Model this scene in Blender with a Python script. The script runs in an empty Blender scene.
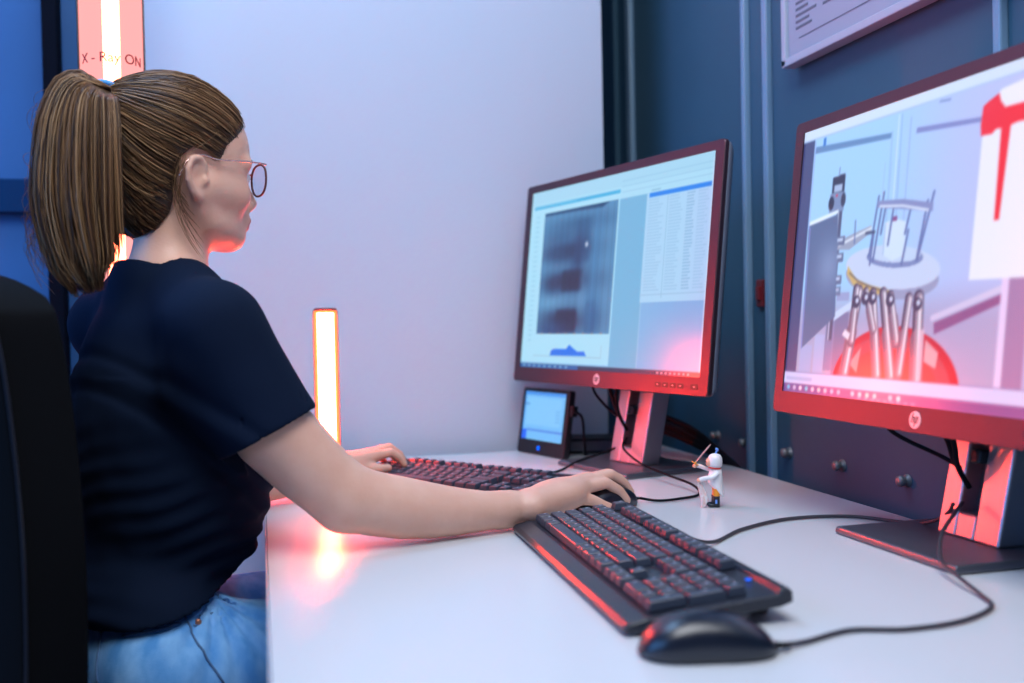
import bpy, bmesh, math, random
import numpy as np
from mathutils import Vector, Matrix
random.seed(7)
rng = np.random.default_rng(7)
D = 0.73                      # height of the desk top above the floor
S = bpy.context.scene
COL = S.collection
PI = math.pi

# ------------------------------------------------------------------ camera
Rv, Uv, Fv = Vector((0.96937, -0.24480, -0.0195)), Vector((0.0239, 0.0150, 0.9996)), Vector((0.2442, 0.9695, -0.0204))
Fv.normalize(); Rv = (Rv - Fv * Rv.dot(Fv)).normalized(); Uv = Rv.cross(Fv)
cd = bpy.data.cameras.new('camera'); cam = bpy.data.objects.new('camera', cd); COL.objects.link(cam)
M = Matrix((Rv, Uv, -Fv)).transposed().to_4x4(); M.translation = (0, 0, D + 0.2782)
cam.matrix_world = M
cd.sensor_width = 36; cd.lens = 998.66 * 36 / 1024
cd.clip_start = 0.05
cd.dof.use_dof = True; cd.dof.focus_distance = 1.40; cd.dof.aperture_fstop = 2.6
S.camera = cam

# ------------------------------------------------------------------ world, lights, exposure
W = bpy.data.worlds.new('world'); S.world = W; W.use_nodes = True
W.node_tree.nodes['Background'].inputs[0].default_value = (0.36, 0.50, 0.90, 1)
W.node_tree.nodes['Background'].inputs[1].default_value = 0.08
S.view_settings.view_transform = 'Standard'; S.view_settings.look = 'None'
S.view_settings.exposure = 0.0; S.view_settings.gamma = 1.0; S.view_settings.use_curve_mapping = False

def area(name, loc, target, size, power, color, sy=None):
    l = bpy.data.lights.new(name, 'AREA'); l.energy = power; l.color = color; l.size = size
    if sy: l.shape = 'RECTANGLE'; l.size_y = sy
    o = bpy.data.objects.new(name, l); COL.objects.link(o); o.location = loc
    o.rotation_euler = (Vector(target) - Vector(loc)).to_track_quat('-Z', 'Y').to_euler()
    return o
area('ceiling_light_panel', (0.1, 0.3, 2.6), (0.2, 1.3, 0.7), 1.2, 38, (0.92, 0.95, 1.0))
area('ceiling_light_panel', (-0.2, 1.75, 2.65), (0.1, 1.95, 0.7), 0.7, 17, (0.36, 0.62, 1.0))
area('blue_light_panel', (-1.9, 1.25, 1.6), (0.0, 1.6, 1.0), 1.2, 22, (0.13, 0.40, 1.0))
area('blue_light_panel', (-1.7, 0.1, 1.7), (0.1, 1.5, 0.9), 1.0, 13, (0.16, 0.42, 1.0))

# ------------------------------------------------------------------ materials
def mat(name, color, rough=0.5, metal=0.0, spec=0.5, emit=None, estr=0.0, alpha=1.0, bump=None, var=None, coat=0.0, sheen=0.0, sss=0.0):
    m = bpy.data.materials.new(name); m.use_nodes = True; nt = m.node_tree
    b = nt.nodes['Principled BSDF']
    b.inputs['Base Color'].default_value = (*color, 1); b.inputs['Roughness'].default_value = rough
    b.inputs['Metallic'].default_value = metal; b.inputs['Specular IOR Level'].default_value = spec
    b.inputs['Alpha'].default_value = alpha; b.inputs['Coat Weight'].default_value = coat
    b.inputs['Sheen Weight'].default_value = sheen
    if sss: b.inputs['Subsurface Weight'].default_value = sss; b.inputs['Subsurface Radius'].default_value = (0.012, 0.004, 0.002); b.inputs['Subsurface Scale'].default_value = 1.0
    if emit: b.inputs['Emission Color'].default_value = (*emit, 1); b.inputs['Emission Strength'].default_value = estr
    if var or bump: tc = nt.nodes.new('ShaderNodeTexCoord')
    if var:   # (scale, colour2, detail)
        n = nt.nodes.new('ShaderNodeTexNoise'); n.inputs['Scale'].default_value = var[0]; n.inputs['Detail'].default_value = 4
        mp = nt.nodes.new('ShaderNodeMapping')
        if len(var) > 2: mp.inputs['Scale'].default_value = var[2]
        nt.links.new(tc.outputs['Object'], mp.inputs[0]); nt.links.new(mp.outputs[0], n.inputs['Vector'])
        r = nt.nodes.new('ShaderNodeValToRGB'); r.color_ramp.elements[0].position = 0.35; r.color_ramp.elements[1].position = 0.65
        r.color_ramp.elements[0].color = (*color, 1); r.color_ramp.elements[1].color = (*var[1], 1)
        nt.links.new(n.outputs['Fac'], r.inputs[0]); nt.links.new(r.outputs[0], b.inputs['Base Color'])
    if bump:  # (scale, strength)
        n = nt.nodes.new('ShaderNodeTexNoise'); n.inputs['Scale'].default_value = bump[0]; n.inputs['Detail'].default_value = 3
        nt.links.new(tc.outputs['Object'], n.inputs['Vector'])
        bp = nt.nodes.new('ShaderNodeBump'); bp.inputs['Strength'].default_value = bump[1]; bp.inputs['Distance'].default_value = 0.002
        nt.links.new(n.outputs['Fac'], bp.inputs['Height']); nt.links.new(bp.outputs[0], b.inputs['Normal'])
    return m
def emis(name, color, s):
    m = bpy.data.materials.new(name); m.use_nodes = True; nt = m.node_tree; nt.nodes.clear()
    e = nt.nodes.new('ShaderNodeEmission'); e.inputs[0].default_value = (*color, 1); e.inputs[1].default_value = s
    o = nt.nodes.new('ShaderNodeOutputMaterial'); nt.links.new(e.outputs[0], o.inputs[0]); return m
M_wallw = mat('white_wall', (0.54, 0.585, 0.69), 0.8, bump=(300, 0.05))
M_dark = mat('dark_grey_wall_panel', (0.036, 0.100, 0.160), 0.6, spec=0.25, bump=(60, 0.03), var=(3, (0.042, 0.108, 0.170)))
M_dark2 = mat('dark_recess', (0.03, 0.05, 0.07), 0.5)
M_strip = mat('panel_edge_strip', (0.16, 0.28, 0.42), 0.35)
M_blue = mat('blue_panel', (0.02, 0.12, 0.34), 0.6, var=(2, (0.02, 0.11, 0.30)))
M_bluerail = mat('dark_blue_rail', (0.004, 0.035, 0.11), 0.85, spec=0.1)
M_post = mat('black_post', (0.003, 0.004, 0.010), 0.85, spec=0.1)
M_floor = mat('grey_floor', (0.36, 0.36, 0.38), 0.6, bump=(80, 0.1), var=(30, (0.32, 0.32, 0.34)))
M_desk = mat('white_laminate', (0.64, 0.65, 0.67), 0.23, spec=0.5, bump=(500, 0.03))
M_deskedge = mat('desk_edge_band', (0.50, 0.50, 0.52), 0.5)
M_steel = mat('desk_frame_steel', (0.45, 0.46, 0.48), 0.4, 0.6)
M_bezel = mat('satin_black_bezel', (0.105, 0.060, 0.078), 0.47, metal=0.92, spec=0.9, bump=(900, 0.03))
M_shell = mat('dark_grey_shell', (0.11, 0.13, 0.18), 0.4)
M_black = mat('black_plastic', (0.008, 0.009, 0.014), 0.45, spec=0.3)
M_silver = mat('brushed_silver', (0.46, 0.43, 0.46), 0.40, 0.92, bump=(400, 0.05))
M_base = mat('dark_brushed_metal', (0.16, 0.16, 0.19), 0.32, 0.7)
M_cable = mat('black_cable', (0.006, 0.006, 0.009), 0.75, spec=0.1)
M_cableg = mat('grey_mouse_cable', (0.05, 0.045, 0.055), 0.5)
M_kb = mat('keyboard_body', (0.016, 0.019, 0.030), 0.33, spec=0.7)
M_key = mat('keycap', (0.026, 0.036, 0.062), 0.40, spec=0.8)
M_keyleg = mat('keycap_legend', (0.45, 0.5, 0.6), 0.5)
M_mouse = mat('mouse_gloss', (0.006, 0.010, 0.022), 0.3, spec=0.7)
M_ledb = emis('blue_led', (0.0, 0.12, 1.0), 1.6)
M_skin = mat('skin', (0.72, 0.40, 0.295), 0.44, sss=0.10, bump=(260, 0.12), var=(30, (0.76, 0.45, 0.34)))
M_lip = mat('lips', (0.55, 0.22, 0.19), 0.4)
M_shirt = mat('navy_cotton', (0.0028, 0.0085, 0.026), 0.88, spec=0.12, bump=(700, 0.2))
M_jeans = mat('light_denim', (0.10, 0.34, 0.78), 0.9, spec=0.1, bump=(900, 0.5), var=(34, (0.26, 0.56, 0.98), (1, 1, 0.5)))
M_seam = mat('denim_seam', (0.08, 0.17, 0.34), 0.9)
M_copper = mat('copper_rivet', (0.75, 0.30, 0.18), 0.35, 0.8)
M_belt = mat('dark_belt', (0.006, 0.007, 0.016), 0.5)
M_shoe = mat('white_sneaker', (0.6, 0.6, 0.62), 0.6)
M_tie = mat('light_blue_hair_tie', (0.12, 0.42, 0.80), 0.55)
M_chair = mat('black_chair_fabric', (0.003, 0.0035, 0.005), 0.85, spec=0.1, bump=(600, 0.2))
M_chairp = mat('black_chair_plastic', (0.010, 0.012, 0.020), 0.32)
M_frame = mat('brown_red_spectacle_frame', (0.10, 0.018, 0.018), 0.3)
M_gold = mat('rose_gold_temple', (0.80, 0.55, 0.50), 0.25, 0.9)
M_fw = mat('white_toy_plastic', (0.85, 0.85, 0.86), 0.3)
M_fo = mat('orange_toy_plastic', (0.85, 0.33, 0.03), 0.35)
M_fb = mat('black_toy_plastic', (0.008, 0.012, 0.02), 0.3)
M_fr = mat('red_toy_trim', (0.75, 0.05, 0.03), 0.35)
M_fp = mat('pale_pink_cape', (0.85, 0.60, 0.58), 0.6, var=(260, (0.88, 0.84, 0.84)))
M_fs = mat('pinkish_sword_blade', (0.62, 0.38, 0.38), 0.3, 0.3)
M_fskin = mat('toy_skin', (0.85, 0.48, 0.32), 0.4)
M_fblue = mat('toy_blue', (0.15, 0.35, 0.85), 0.4)
M_board = mat('white_board', (0.26, 0.32, 0.42), 0.5)
M_boardf = mat('board_frame', (0.34, 0.40, 0.50), 0.4)
M_ink = mat('board_print', (0.10, 0.13, 0.18), 0.7)
M_knob = mat('grey_knob', (0.22, 0.23, 0.24), 0.35, 0.4)
M_redsw = mat('dark_red_plastic', (0.16, 0.012, 0.02), 0.4)
M_logo = mat('pale_badge', (0.55, 0.55, 0.56), 0.3, 0.2)
M_logod = mat('badge_letters', (0.03, 0.03, 0.035), 0.4)
M_btn = mat('bezel_button', (0.012, 0.010, 0.013), 0.45)
M_eye = mat('eye_white', (0.8, 0.78, 0.76), 0.2)
M_iris = mat('blue_grey_iris', (0.10, 0.16, 0.22), 0.2)

def glassmat(name, tint, tr, rough=0.05):
    m = bpy.data.materials.new(name); m.use_nodes = True; nt = m.node_tree; nt.nodes.clear()
    t = nt.nodes.new('ShaderNodeBsdfTransparent'); t.inputs[0].default_value = (*tint, 1)
    g = nt.nodes.new('ShaderNodeBsdfGlossy'); g.inputs['Roughness'].default_value = rough
    x = nt.nodes.new('ShaderNodeMixShader'); x.inputs[0].default_value = tr
    nt.links.new(t.outputs[0], x.inputs[1]); nt.links.new(g.outputs[0], x.inputs[2])
    o = nt.nodes.new('ShaderNodeOutputMaterial'); nt.links.new(x.outputs[0], o.inputs[0]); return m
M_lens = glassmat('clear_lens', (0.92, 0.93, 0.97), 0.06)
def shellmat(name, tint, ecol, estr, fac):
    m = bpy.data.materials.new(name); m.use_nodes = True; nt = m.node_tree; nt.nodes.clear()
    t = nt.nodes.new('ShaderNodeBsdfTransparent'); t.inputs[0].default_value = (*tint, 1)
    e = nt.nodes.new('ShaderNodeEmission'); e.inputs[0].default_value = (*ecol, 1); e.inputs[1].default_value = estr
    x = nt.nodes.new('ShaderNodeMixShader'); x.inputs[0].default_value = fac
    nt.links.new(t.outputs[0], x.inputs[1]); nt.links.new(e.outputs[0], x.inputs[2])
    o = nt.nodes.new('ShaderNodeOutputMaterial'); nt.links.new(x.outputs[0], o.inputs[0]); return m
M_core2 = emis('small_lamp_core', (1.0, 0.060, 0.028), 420)
M_glow2 = shellmat('small_lamp_glowing_diffuser', (1.0, 0.80, 0.7), (1.0, 0.30, 0.09), 2.4, 0.45)
M_core1 = emis('warning_lamp_core', (1.0, 0.13, 0.055), 55)
M_glow1 = shellmat('warning_lamp_red_acrylic', (1.0, 0.88, 0.84), (1.0, 0.36, 0.36), 1.8, 0.5)
M_text1 = mat('dark_red_lettering', (0.22, 0.01, 0.01), 0.6)

def attrmat(name, strength, rough, spec=0.5):
    m = bpy.data.materials.new(name); m.use_nodes = True; nt = m.node_tree; b = nt.nodes['Principled BSDF']
    a = nt.nodes.new('ShaderNodeAttribute'); a.attribute_name = 'picture'
    b.inputs['Base Color'].default_value = (0.01, 0.01, 0.012, 1); b.inputs['Roughness'].default_value = rough; b.inputs['Specular IOR Level'].default_value = spec
    nt.links.new(a.outputs['Color'], b.inputs['Emission Color']); b.inputs['Emission Strength'].default_value = strength
    return m
M_scr = attrmat('lit_matte_screen', 1.0, 0.22, 0.75)

def hairmat(name, cols):
    m = bpy.data.materials.new(name); m.use_nodes = True; nt = m.node_tree; b = nt.nodes['Principled BSDF']
    g = nt.nodes.new('ShaderNodeNewGeometry'); r = nt.nodes.new('ShaderNodeValToRGB')
    while len(r.color_ramp.elements) < len(cols): r.color_ramp.elements.new(0.5)
    for i, c in enumerate(cols):
        r.color_ramp.elements[i].position = i / (len(cols) - 1); r.color_ramp.elements[i].color = (*c, 1)
    nt.links.new(g.outputs['Random Per Island'], r.inputs[0]); nt.links.new(r.outputs[0], b.inputs['Base Color'])
    b.inputs['Roughness'].default_value = 0.38; b.inputs['Specular IOR Level'].default_value = 0.35
    tr = nt.nodes.new('ShaderNodeBsdfTranslucent'); tr.inputs[0].default_value = (0.85, 0.62, 0.45, 1); mx = nt.nodes.new('ShaderNodeMixShader'); mx.inputs[0].default_value = 0.22
    nt.links.new(b.outputs[0], mx.inputs[1]); nt.links.new(tr.outputs[0], mx.inputs[2]); nt.links.new(mx.outputs[0], nt.nodes['Material Output'].inputs[0])
    return m
M_hair = hairmat('light_brown_hair', [(0.018, 0.008, 0.006), (0.060, 0.026, 0.012), (0.14, 0.066, 0.028), (0.26, 0.135, 0.060), (0.46, 0.28, 0.14)])
M_hairbase = mat('brown_hair_base', (0.05, 0.027, 0.016), 0.55, bump=(300, 0.4))

# ------------------------------------------------------------------ object helpers
def mesh_obj(name, verts, faces, m, parent=None, smooth=False, angle=None):
    me = bpy.data.meshes.new(name); me.from_pydata([tuple(v) for v in verts], [], [tuple(f) for f in faces])
    return link_mesh(name, me, m, parent, smooth)
def link_mesh(name, me, m, parent=None, smooth=False):
    o = bpy.data.objects.new(name, me); COL.objects.link(o)
    if m is not None:
        for x in (m if isinstance(m, (list, tuple)) else [m]): me.materials.append(x)
    if smooth: me.polygons.foreach_set('use_smooth', [True] * len(me.polygons))
    if parent: o.parent = parent
    return o
def obj(name, bm, m, parent=None, smooth=False, bev=0, bseg=2):
    me = bpy.data.meshes.new(name); bmesh.ops.recalc_face_normals(bm, faces=bm.faces); bm.to_mesh(me); bm.free()
    o = link_mesh(name, me, m, parent, smooth)
    if bev:
        md = o.modifiers.new('bevel', 'BEVEL'); md.width = bev; md.segments = bseg; md.limit_method = 'ANGLE'
    return o
def tag(o, label=None, cat=None, group=None, kind=None):
    if label: o['label'] = label
    if cat: o['category'] = cat
    if group: o['group'] = group
    if kind: o['kind'] = kind
    return o
def empty(name, loc, rz=0, label=None, cat=None, group=None):
    o = bpy.data.objects.new(name, None); COL.objects.link(o); o.location = loc; o.rotation_euler = (0, 0, rz)
    o.empty_display_size = 0.05
    return tag(o, label, cat, group)
def bx(bm, c, s, rot=None):
    r = bmesh.ops.create_cube(bm, size=1)
    Mx = Matrix.Translation(c) @ (rot.to_4x4() if rot is not None else Matrix()) @ Matrix.Diagonal((*s, 1))
    bmesh.ops.transform(bm, matrix=Mx, verts=r['verts']); return r['verts']
def box(name, c, s, m, parent=None, bev=0, rot=None, bseg=2, smooth=False):
    bm = bmesh.new(); bx(bm, c, s, rot); return obj(name, bm, m, parent, bev=bev, bseg=bseg, smooth=smooth)
def lathe(bm, prof, seg=32, c=(0, 0, 0), rot=None):
    rings = []
    for r, z in prof:
        ring = []
        for i in range(seg):
            a = 2 * PI * i / seg; p = Vector((r * math.cos(a), r * math.sin(a), z))
            if rot is not None: p = rot @ p
            ring.append(bm.verts.new(p + Vector(c)))
        rings.append(ring)
    for a, b in zip(rings, rings[1:]):
        for i in range(seg): bm.faces.new((a[i], a[(i + 1) % seg], b[(i + 1) % seg], b[i]))
    bm.faces.new(rings[0][::-1]); bm.faces.new(rings[-1])
def catmull(pts, n=8):
    P = [np.array(p, float) for p in pts]; P = [2 * P[0] - P[1]] + P + [2 * P[-1] - P[-2]]; out = []
    for i in range(1, len(P) - 2):
        for k in range(n):
            t = k / n; a, b, c, d = P[i - 1:i + 3]
            out.append(0.5 * ((2 * b) + (-a + c) * t + (2 * a - 5 * b + 4 * c - d) * t * t + (-a + 3 * b - 3 * c + d) * t ** 3))
    out.append(P[-2]); return np.array(out)
def tube_arrays(path, rad, seg=8):
    path = np.asarray(path, float); n = len(path); rad = np.broadcast_to(rad, (n,))
    T = np.gradient(path, axis=0); T /= np.linalg.norm(T, axis=1)[:, None] + 1e-12
    ref = np.array([0, 0, 1.]) if abs(T[:, 2]).mean() < 0.8 else np.array([1., 0, 0])
    V = []
    A = np.cross(T, ref); A /= np.linalg.norm(A, axis=1)[:, None] + 1e-9; B = np.cross(T, A)
    for k in range(seg):
        a = 2 * PI * k / seg; V.append(path + rad[:, None] * (A * math.cos(a) + B * math.sin(a)))
    V = np.stack(V, 1).reshape(-1, 3)
    F = []
    for i in range(n - 1):
        for k in range(seg): F.append((i * seg + k, i * seg + (k + 1) % seg, (i + 1) * seg + (k + 1) % seg, (i + 1) * seg + k))
    F.append(tuple(range(seg))[::-1]); F.append(tuple((n - 1) * seg + k for k in range(seg)))
    return V, F
def tube(name, pts, r, m, parent=None, n=8, seg=10, raw=False):
    V, F = tube_arrays(np.array(pts) if raw else catmull(pts, n), r, seg)
    return mesh_obj(name, V, F, m, parent, True)
def sphere(name, c, r, m, parent=None, seg=20, scale=(1, 1, 1), rot=None):
    bm = bmesh.new(); bmesh.ops.create_uvsphere(bm, u_segments=seg, v_segments=seg // 2 + 2, radius=r)
    Mx = Matrix.Translation(c) @ (rot.to_4x4() if rot is not None else Matrix()) @ Matrix.Diagonal((*scale, 1))
    bmesh.ops.transform(bm, matrix=Mx, verts=bm.verts); return obj(name, bm, m, parent, True)
def roundrect(w, h, r, n=6):
    pts = []
    for cx, cy, a0 in ((w / 2 - r, h / 2 - r, 0), (-w / 2 + r, h / 2 - r, 90), (-w / 2 + r, -h / 2 + r, 180), (w / 2 - r, -h / 2 + r, 270)):
        for i in range(n + 1):
            a = math.radians(a0 + 90 * i / n); pts.append((cx + r * math.cos(a), cy + r * math.sin(a)))
    return pts
def text_mesh(name, body, size, m, parent, mw, extrude=0.0004):
    cu = bpy.data.curves.new(name, 'FONT'); cu.body = body; cu.size = size; cu.extrude = extrude; cu.align_x = 'CENTER'; cu.align_y = 'CENTER'
    t = bpy.data.objects.new('tmp_text', cu); COL.objects.link(t)
    bpy.context.view_layer.update()
    me = bpy.data.meshes.new_from_object(t.evaluated_get(bpy.context.evaluated_depsgraph_get()))
    bpy.data.objects.remove(t); me.name = name; me.materials.clear()
    o = link_mesh(name, me, m, parent); o.matrix_local = mw; return o

# ------------------------------------------------------------------ signed distance modelling (one continuous surface per mesh)
class Vol:
    def __init__(s, lo, hi, h):
        s.lo = np.array(lo, float); s.h = h; s.n = np.ceil((np.array(hi) - s.lo) / h).astype(int) + 1
        s.d = np.full(tuple(s.n), 0.05, np.float32)
    def sub(s, lo, hi):
        a = np.clip(np.floor((np.array(lo) - s.lo) / s.h).astype(int), 0, s.n); b = np.clip(np.ceil((np.array(hi) - s.lo) / s.h).astype(int) + 1, 0, s.n)
        sl = tuple(slice(int(x), int(y)) for x, y in zip(a, b))
        ax = [(s.lo[i] + s.h * np.arange(a[i], b[i])).astype(np.float32) for i in range(3)]
        return sl, ax[0][:, None, None], ax[1][None, :, None], ax[2][None, None, :]
    def comb(s, sl, d, k, op):
        o = s.d[sl]
        if o.size == 0: return
        if op == '+':
            hh = np.maximum(k - np.abs(o - d), 0) / max(k, 1e-6); s.d[sl] = np.minimum(o, d) - hh * hh * k * 0.25
        else:
            d = -d; hh = np.maximum(k - np.abs(o - d), 0) / max(k, 1e-6); s.d[sl] = np.maximum(o, d) + hh * hh * k * 0.25
    def cap(s, a, b, ra, rb=None, k=0.01, op='+'):
        rb = ra if rb is None else rb; a = np.array(a, float); b = np.array(b, float); R = max(ra, rb) + k + 2 * s.h
        sl, X, Y, Z = s.sub(np.minimum(a, b) - R, np.maximum(a, b) + R); ab = b - a; L = max(ab @ ab, 1e-12)
        t = np.clip(((X - a[0]) * ab[0] + (Y - a[1]) * ab[1] + (Z - a[2]) * ab[2]) / L, 0, 1)
        d = np.sqrt((X - a[0] - t * ab[0]) ** 2 + (Y - a[1] - t * ab[1]) ** 2 + (Z - a[2] - t * ab[2]) ** 2) - (ra + (rb - ra) * t)
        s.comb(sl, d, k, op)
    def chain(s, pts, rad, k=0.01, op='+'):
        P = np.array([np.array(p, float) for p in pts]); R = max(rad) + k + 2 * s.h
        sl, X, Y, Z = s.sub(P.min(0) - R, P.max(0) + R); D_ = None
        for i in range(len(P) - 1):
            a = P[i]; ab = P[i + 1] - a; L = max(ab @ ab, 1e-12)
            t = np.clip(((X - a[0]) * ab[0] + (Y - a[1]) * ab[1] + (Z - a[2]) * ab[2]) / L, 0, 1)
            d = np.sqrt((X - a[0] - t * ab[0]) ** 2 + (Y - a[1] - t * ab[1]) ** 2 + (Z - a[2] - t * ab[2]) ** 2) - (rad[i] + (rad[i + 1] - rad[i]) * t)
            D_ = d if D_ is None else np.minimum(D_, d)
        s.comb(sl, D_, k, op)
    def ell(s, c, r, ax=None, k=0.01, op='+'):
        c = np.array(c, float); r = np.array(r, float); ax = np.eye(3) if ax is None else np.array(ax)
        R = max(r) + k + 2 * s.h; sl, X, Y, Z = s.sub(c - R, c + R)
        q = [((X - c[0]) * a[0] + (Y - c[1]) * a[1] + (Z - c[2]) * a[2]) for a in ax]
        k0 = np.sqrt(sum((q[i] / r[i]) ** 2 for i in range(3))); k1 = np.sqrt(sum((q[i] / r[i] ** 2) ** 2 for i in range(3))) + 1e-9
        s.comb(sl, k0 * (k0 - 1) / k1, k, op)
    def grid(s):
        return [(s.lo[i] + s.h * np.arange(s.n[i])).astype(np.float32) for i in range(3)]
    def mesh(s):
        d = s.d; ins = d < 0
        n = d.shape
        cnt = np.zeros((n[0] - 1, n[1] - 1, n[2] - 1), np.int8)
        for i in (0, 1):
            for j in (0, 1):
                for k in (0, 1): cnt += ins[i:n[0] - 1 + i, j:n[1] - 1 + j, k:n[2] - 1 + k]
        cells = np.argwhere((cnt > 0) & (cnt < 8))
        vid = np.full(cnt.shape, -1, np.int32); vid[tuple(cells.T)] = np.arange(len(cells))
        acc = np.zeros((len(cells), 3)); num = np.zeros(len(cells))
        C8 = [(i, j, k) for i in (0, 1) for j in (0, 1) for k in (0, 1)]
        for a in C8:
            for b in C8:
                df = np.array(b) - np.array(a)
                if df.sum() == 1 and (df >= 0).all():
                    da = d[cells[:, 0] + a[0], cells[:, 1] + a[1], cells[:, 2] + a[2]].astype(float); db = d[cells[:, 0] + b[0], cells[:, 1] + b[1], cells[:, 2] + b[2]].astype(float)
                    mk = (da < 0) != (db < 0); t = np.where(mk, da / np.where(mk, da - db, 1), 0)
                    acc += mk[:, None] * (np.array(a) + t[:, None] * df); num += mk
        V = (cells + acc / num[:, None]) * s.h + s.lo
        F = []
        for ax in range(3):
            sl0 = [slice(None)] * 3; sl1 = [slice(None)] * 3; sl0[ax] = slice(0, -1); sl1[ax] = slice(1, None)
            A = ins[tuple(sl0)]; B = ins[tuple(sl1)]
            e = np.argwhere(A != B); u, w = [(1, 2), (2, 0), (0, 1)][ax]
            ok = (e[:, u] > 0) & (e[:, w] > 0) & (e[:, u] < n[u] - 1) & (e[:, w] < n[w] - 1); e = e[ok]
            fl = A[tuple(e.T)]
            def g(du, dw):
                q = e.copy(); q[:, u] -= du; q[:, w] -= dw; return vid[tuple(q.T)]
            q = np.stack([g(1, 1), g(0, 1), g(0, 0), g(1, 0)], 1)
            q[~fl] = q[~fl][:, ::-1]; F.append(q)
        return V, np.concatenate(F)
def vol_obj(name, vol, m, parent=None, matfn=None):
    V, F = vol.mesh(); V = V.copy(); V[:, 2] += D
    me = bpy.data.meshes.new(name); me.vertices.add(len(V)); me.vertices.foreach_set('co', V.ravel())
    me.loops.add(F.size); me.loops.foreach_set('vertex_index', F.ravel().astype(np.int32))
    me.polygons.add(len(F)); me.polygons.foreach_set('loop_start', np.arange(0, F.size, 4, dtype=np.int32)); me.polygons.foreach_set('loop_total', np.full(len(F), 4, np.int32))
    me.update(calc_edges=True); me.validate()
    o = link_mesh(name, me, m, parent, True)
    if matfn is not None:
        Cn = V[F].mean(1); Cn[:, 2] -= D; me.polygons.foreach_set('material_index', matfn(Cn).astype(np.int32))
    return o
def noise3(X, Y, Z, f, seed=0):
    r = np.random.default_rng(seed); s = 0
    for _ in range(7):
        w = r.normal(size=3) * f; p = r.uniform(0, 6.28); s = s + np.sin(X * w[0] + Y * w[1] + Z * w[2] + p)
    return s / 7

exec_parts = []
del exec_parts
# ------------------------------------------------------------------ the room
def struct(name, o): o['kind'] = 'structure'; return o
struct('', box('floor', (0.2, 1.2, -0.03), (5.0, 5.0, 0.06), M_floor))
struct('', box('wall_back', (0.242, 2.145, 1.35), (1.024, 0.05, 2.70), M_wallw, bev=0.002))
struct('', box('wall_left', (-1.60, 2.29, 1.35), (2.66, 0.04, 2.70), M_blue))
struct('', box('trim_1', (-0.402, 2.235, 1.35), (0.030, 0.05, 2.70), M_post, bev=0.003))
struct('', box('trim_2', (-1.00, 2.25, D + 0.555), (1.20, 0.03, 0.07), M_bluerail, bev=0.004))
wr_ = box('wall_right', (0.96, 1.25, 1.35), (0.06, 3.1, 2.70), M_dark); struct('', wr_)
struct('', box('wall_end', (0.70, 2.85, 1.35), (0.6, 0.06, 2.70), M_dark2))
for i, (y, w) in enumerate(((2.50, 0.03), (2.39, 0.030), (1.775, 0.015), (1.690, 0.018), (1.088, 0.015))):
    struct('', box('trim_%d' % (i + 3), (0.924, y, 1.35), (0.014, w, 2.70), M_strip if i else M_dark, bev=0.003))
struct('', box('trim_8', (0.928, 1.0, D - 0.035), (0.006, 3.0, 0.012), M_dark, bev=0.002))
for i, y in enumerate((2.08, 1.93, 1.80, 1.636, 1.466, 1.295, 1.12)):
    bm = bmesh.new(); rot = Matrix.Rotation(-PI / 2, 3, 'Y')
    lathe(bm, [(0.010, -0.001), (0.010, 0.002), (0.006, 0.003), (0.006, 0.007), (0.0075, 0.009), (0.0085, 0.012), (0.0078, 0.016), (0.004, 0.018)], 20, rot=rot); k = obj('knob', bm, M_knob, None, True)
    k.parent = wr_; k.location = (0.93, y, D + 0.029)
sw = empty('wall_switch', (0.93, 1.728, D + 0.322), 0, 'small dark red rectangular switch on the dark wall between the two vertical strips', 'switch')
box('switch_plate', (-0.004, 0, 0), (0.008, 0.026, 0.052), M_redsw, sw, bev=0.002); box('rocker', (-0.010, 0, 0), (0.006, 0.014, 0.026), M_redsw, sw, bev=0.0015)
# notice board
nb = empty('notice_board', (0.93, 1.590, D + 0.712), 0, 'large pale notice board with printed text on the dark wall above the right monitor', 'notice board')
bm = bmesh.new(); bx(bm, (-0.020, -0.45, 0.35), (0.012, 0.90, 0.70)); obj('panel', bm, M_board, nb)
for nm, c, s in (('bottom', (-0.020, -0.45, 0.006), (0.026, 0.90, 0.014)), ('top', (-0.020, -0.45, 0.694), (0.026, 0.90, 0.014)), ('l', (-0.020, -0.007, 0.35), (0.026, 0.014, 0.70)), ('r', (-0.020, -0.893, 0.35), (0.026, 0.014, 0.70))):
    box('frame', c, s, M_boardf, nb, bev=0.002)
box('wall_spacer', (-0.006, -0.2, 0.35), (0.012, 0.05, 0.3), M_boardf, nb); box('wall_spacer', (-0.006, -0.7, 0.35), (0.012, 0.05, 0.3), M_boardf, nb)
bm = bmesh.new()
for col, (y0, z0, n) in enumerate(((-0.040, 0.058, 18), (-0.125, 0.075, 17), (-0.23, 0.095, 14), (-0.36, 0.11, 12), (-0.50, 0.11, 12))):
    for r_ in range(n * 2):
        L = 0.035 + 0.045 * random.random(); bx(bm, (-0.0265, y0 - L / 2, z0 + r_ * 0.0105), (0.0008, L, 0.0042))
bx(bm, (-0.0265, -0.30, 0.040), (0.0006, 0.5, 0.0015)); obj('printed_text', bm, M_ink, nb)

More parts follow.
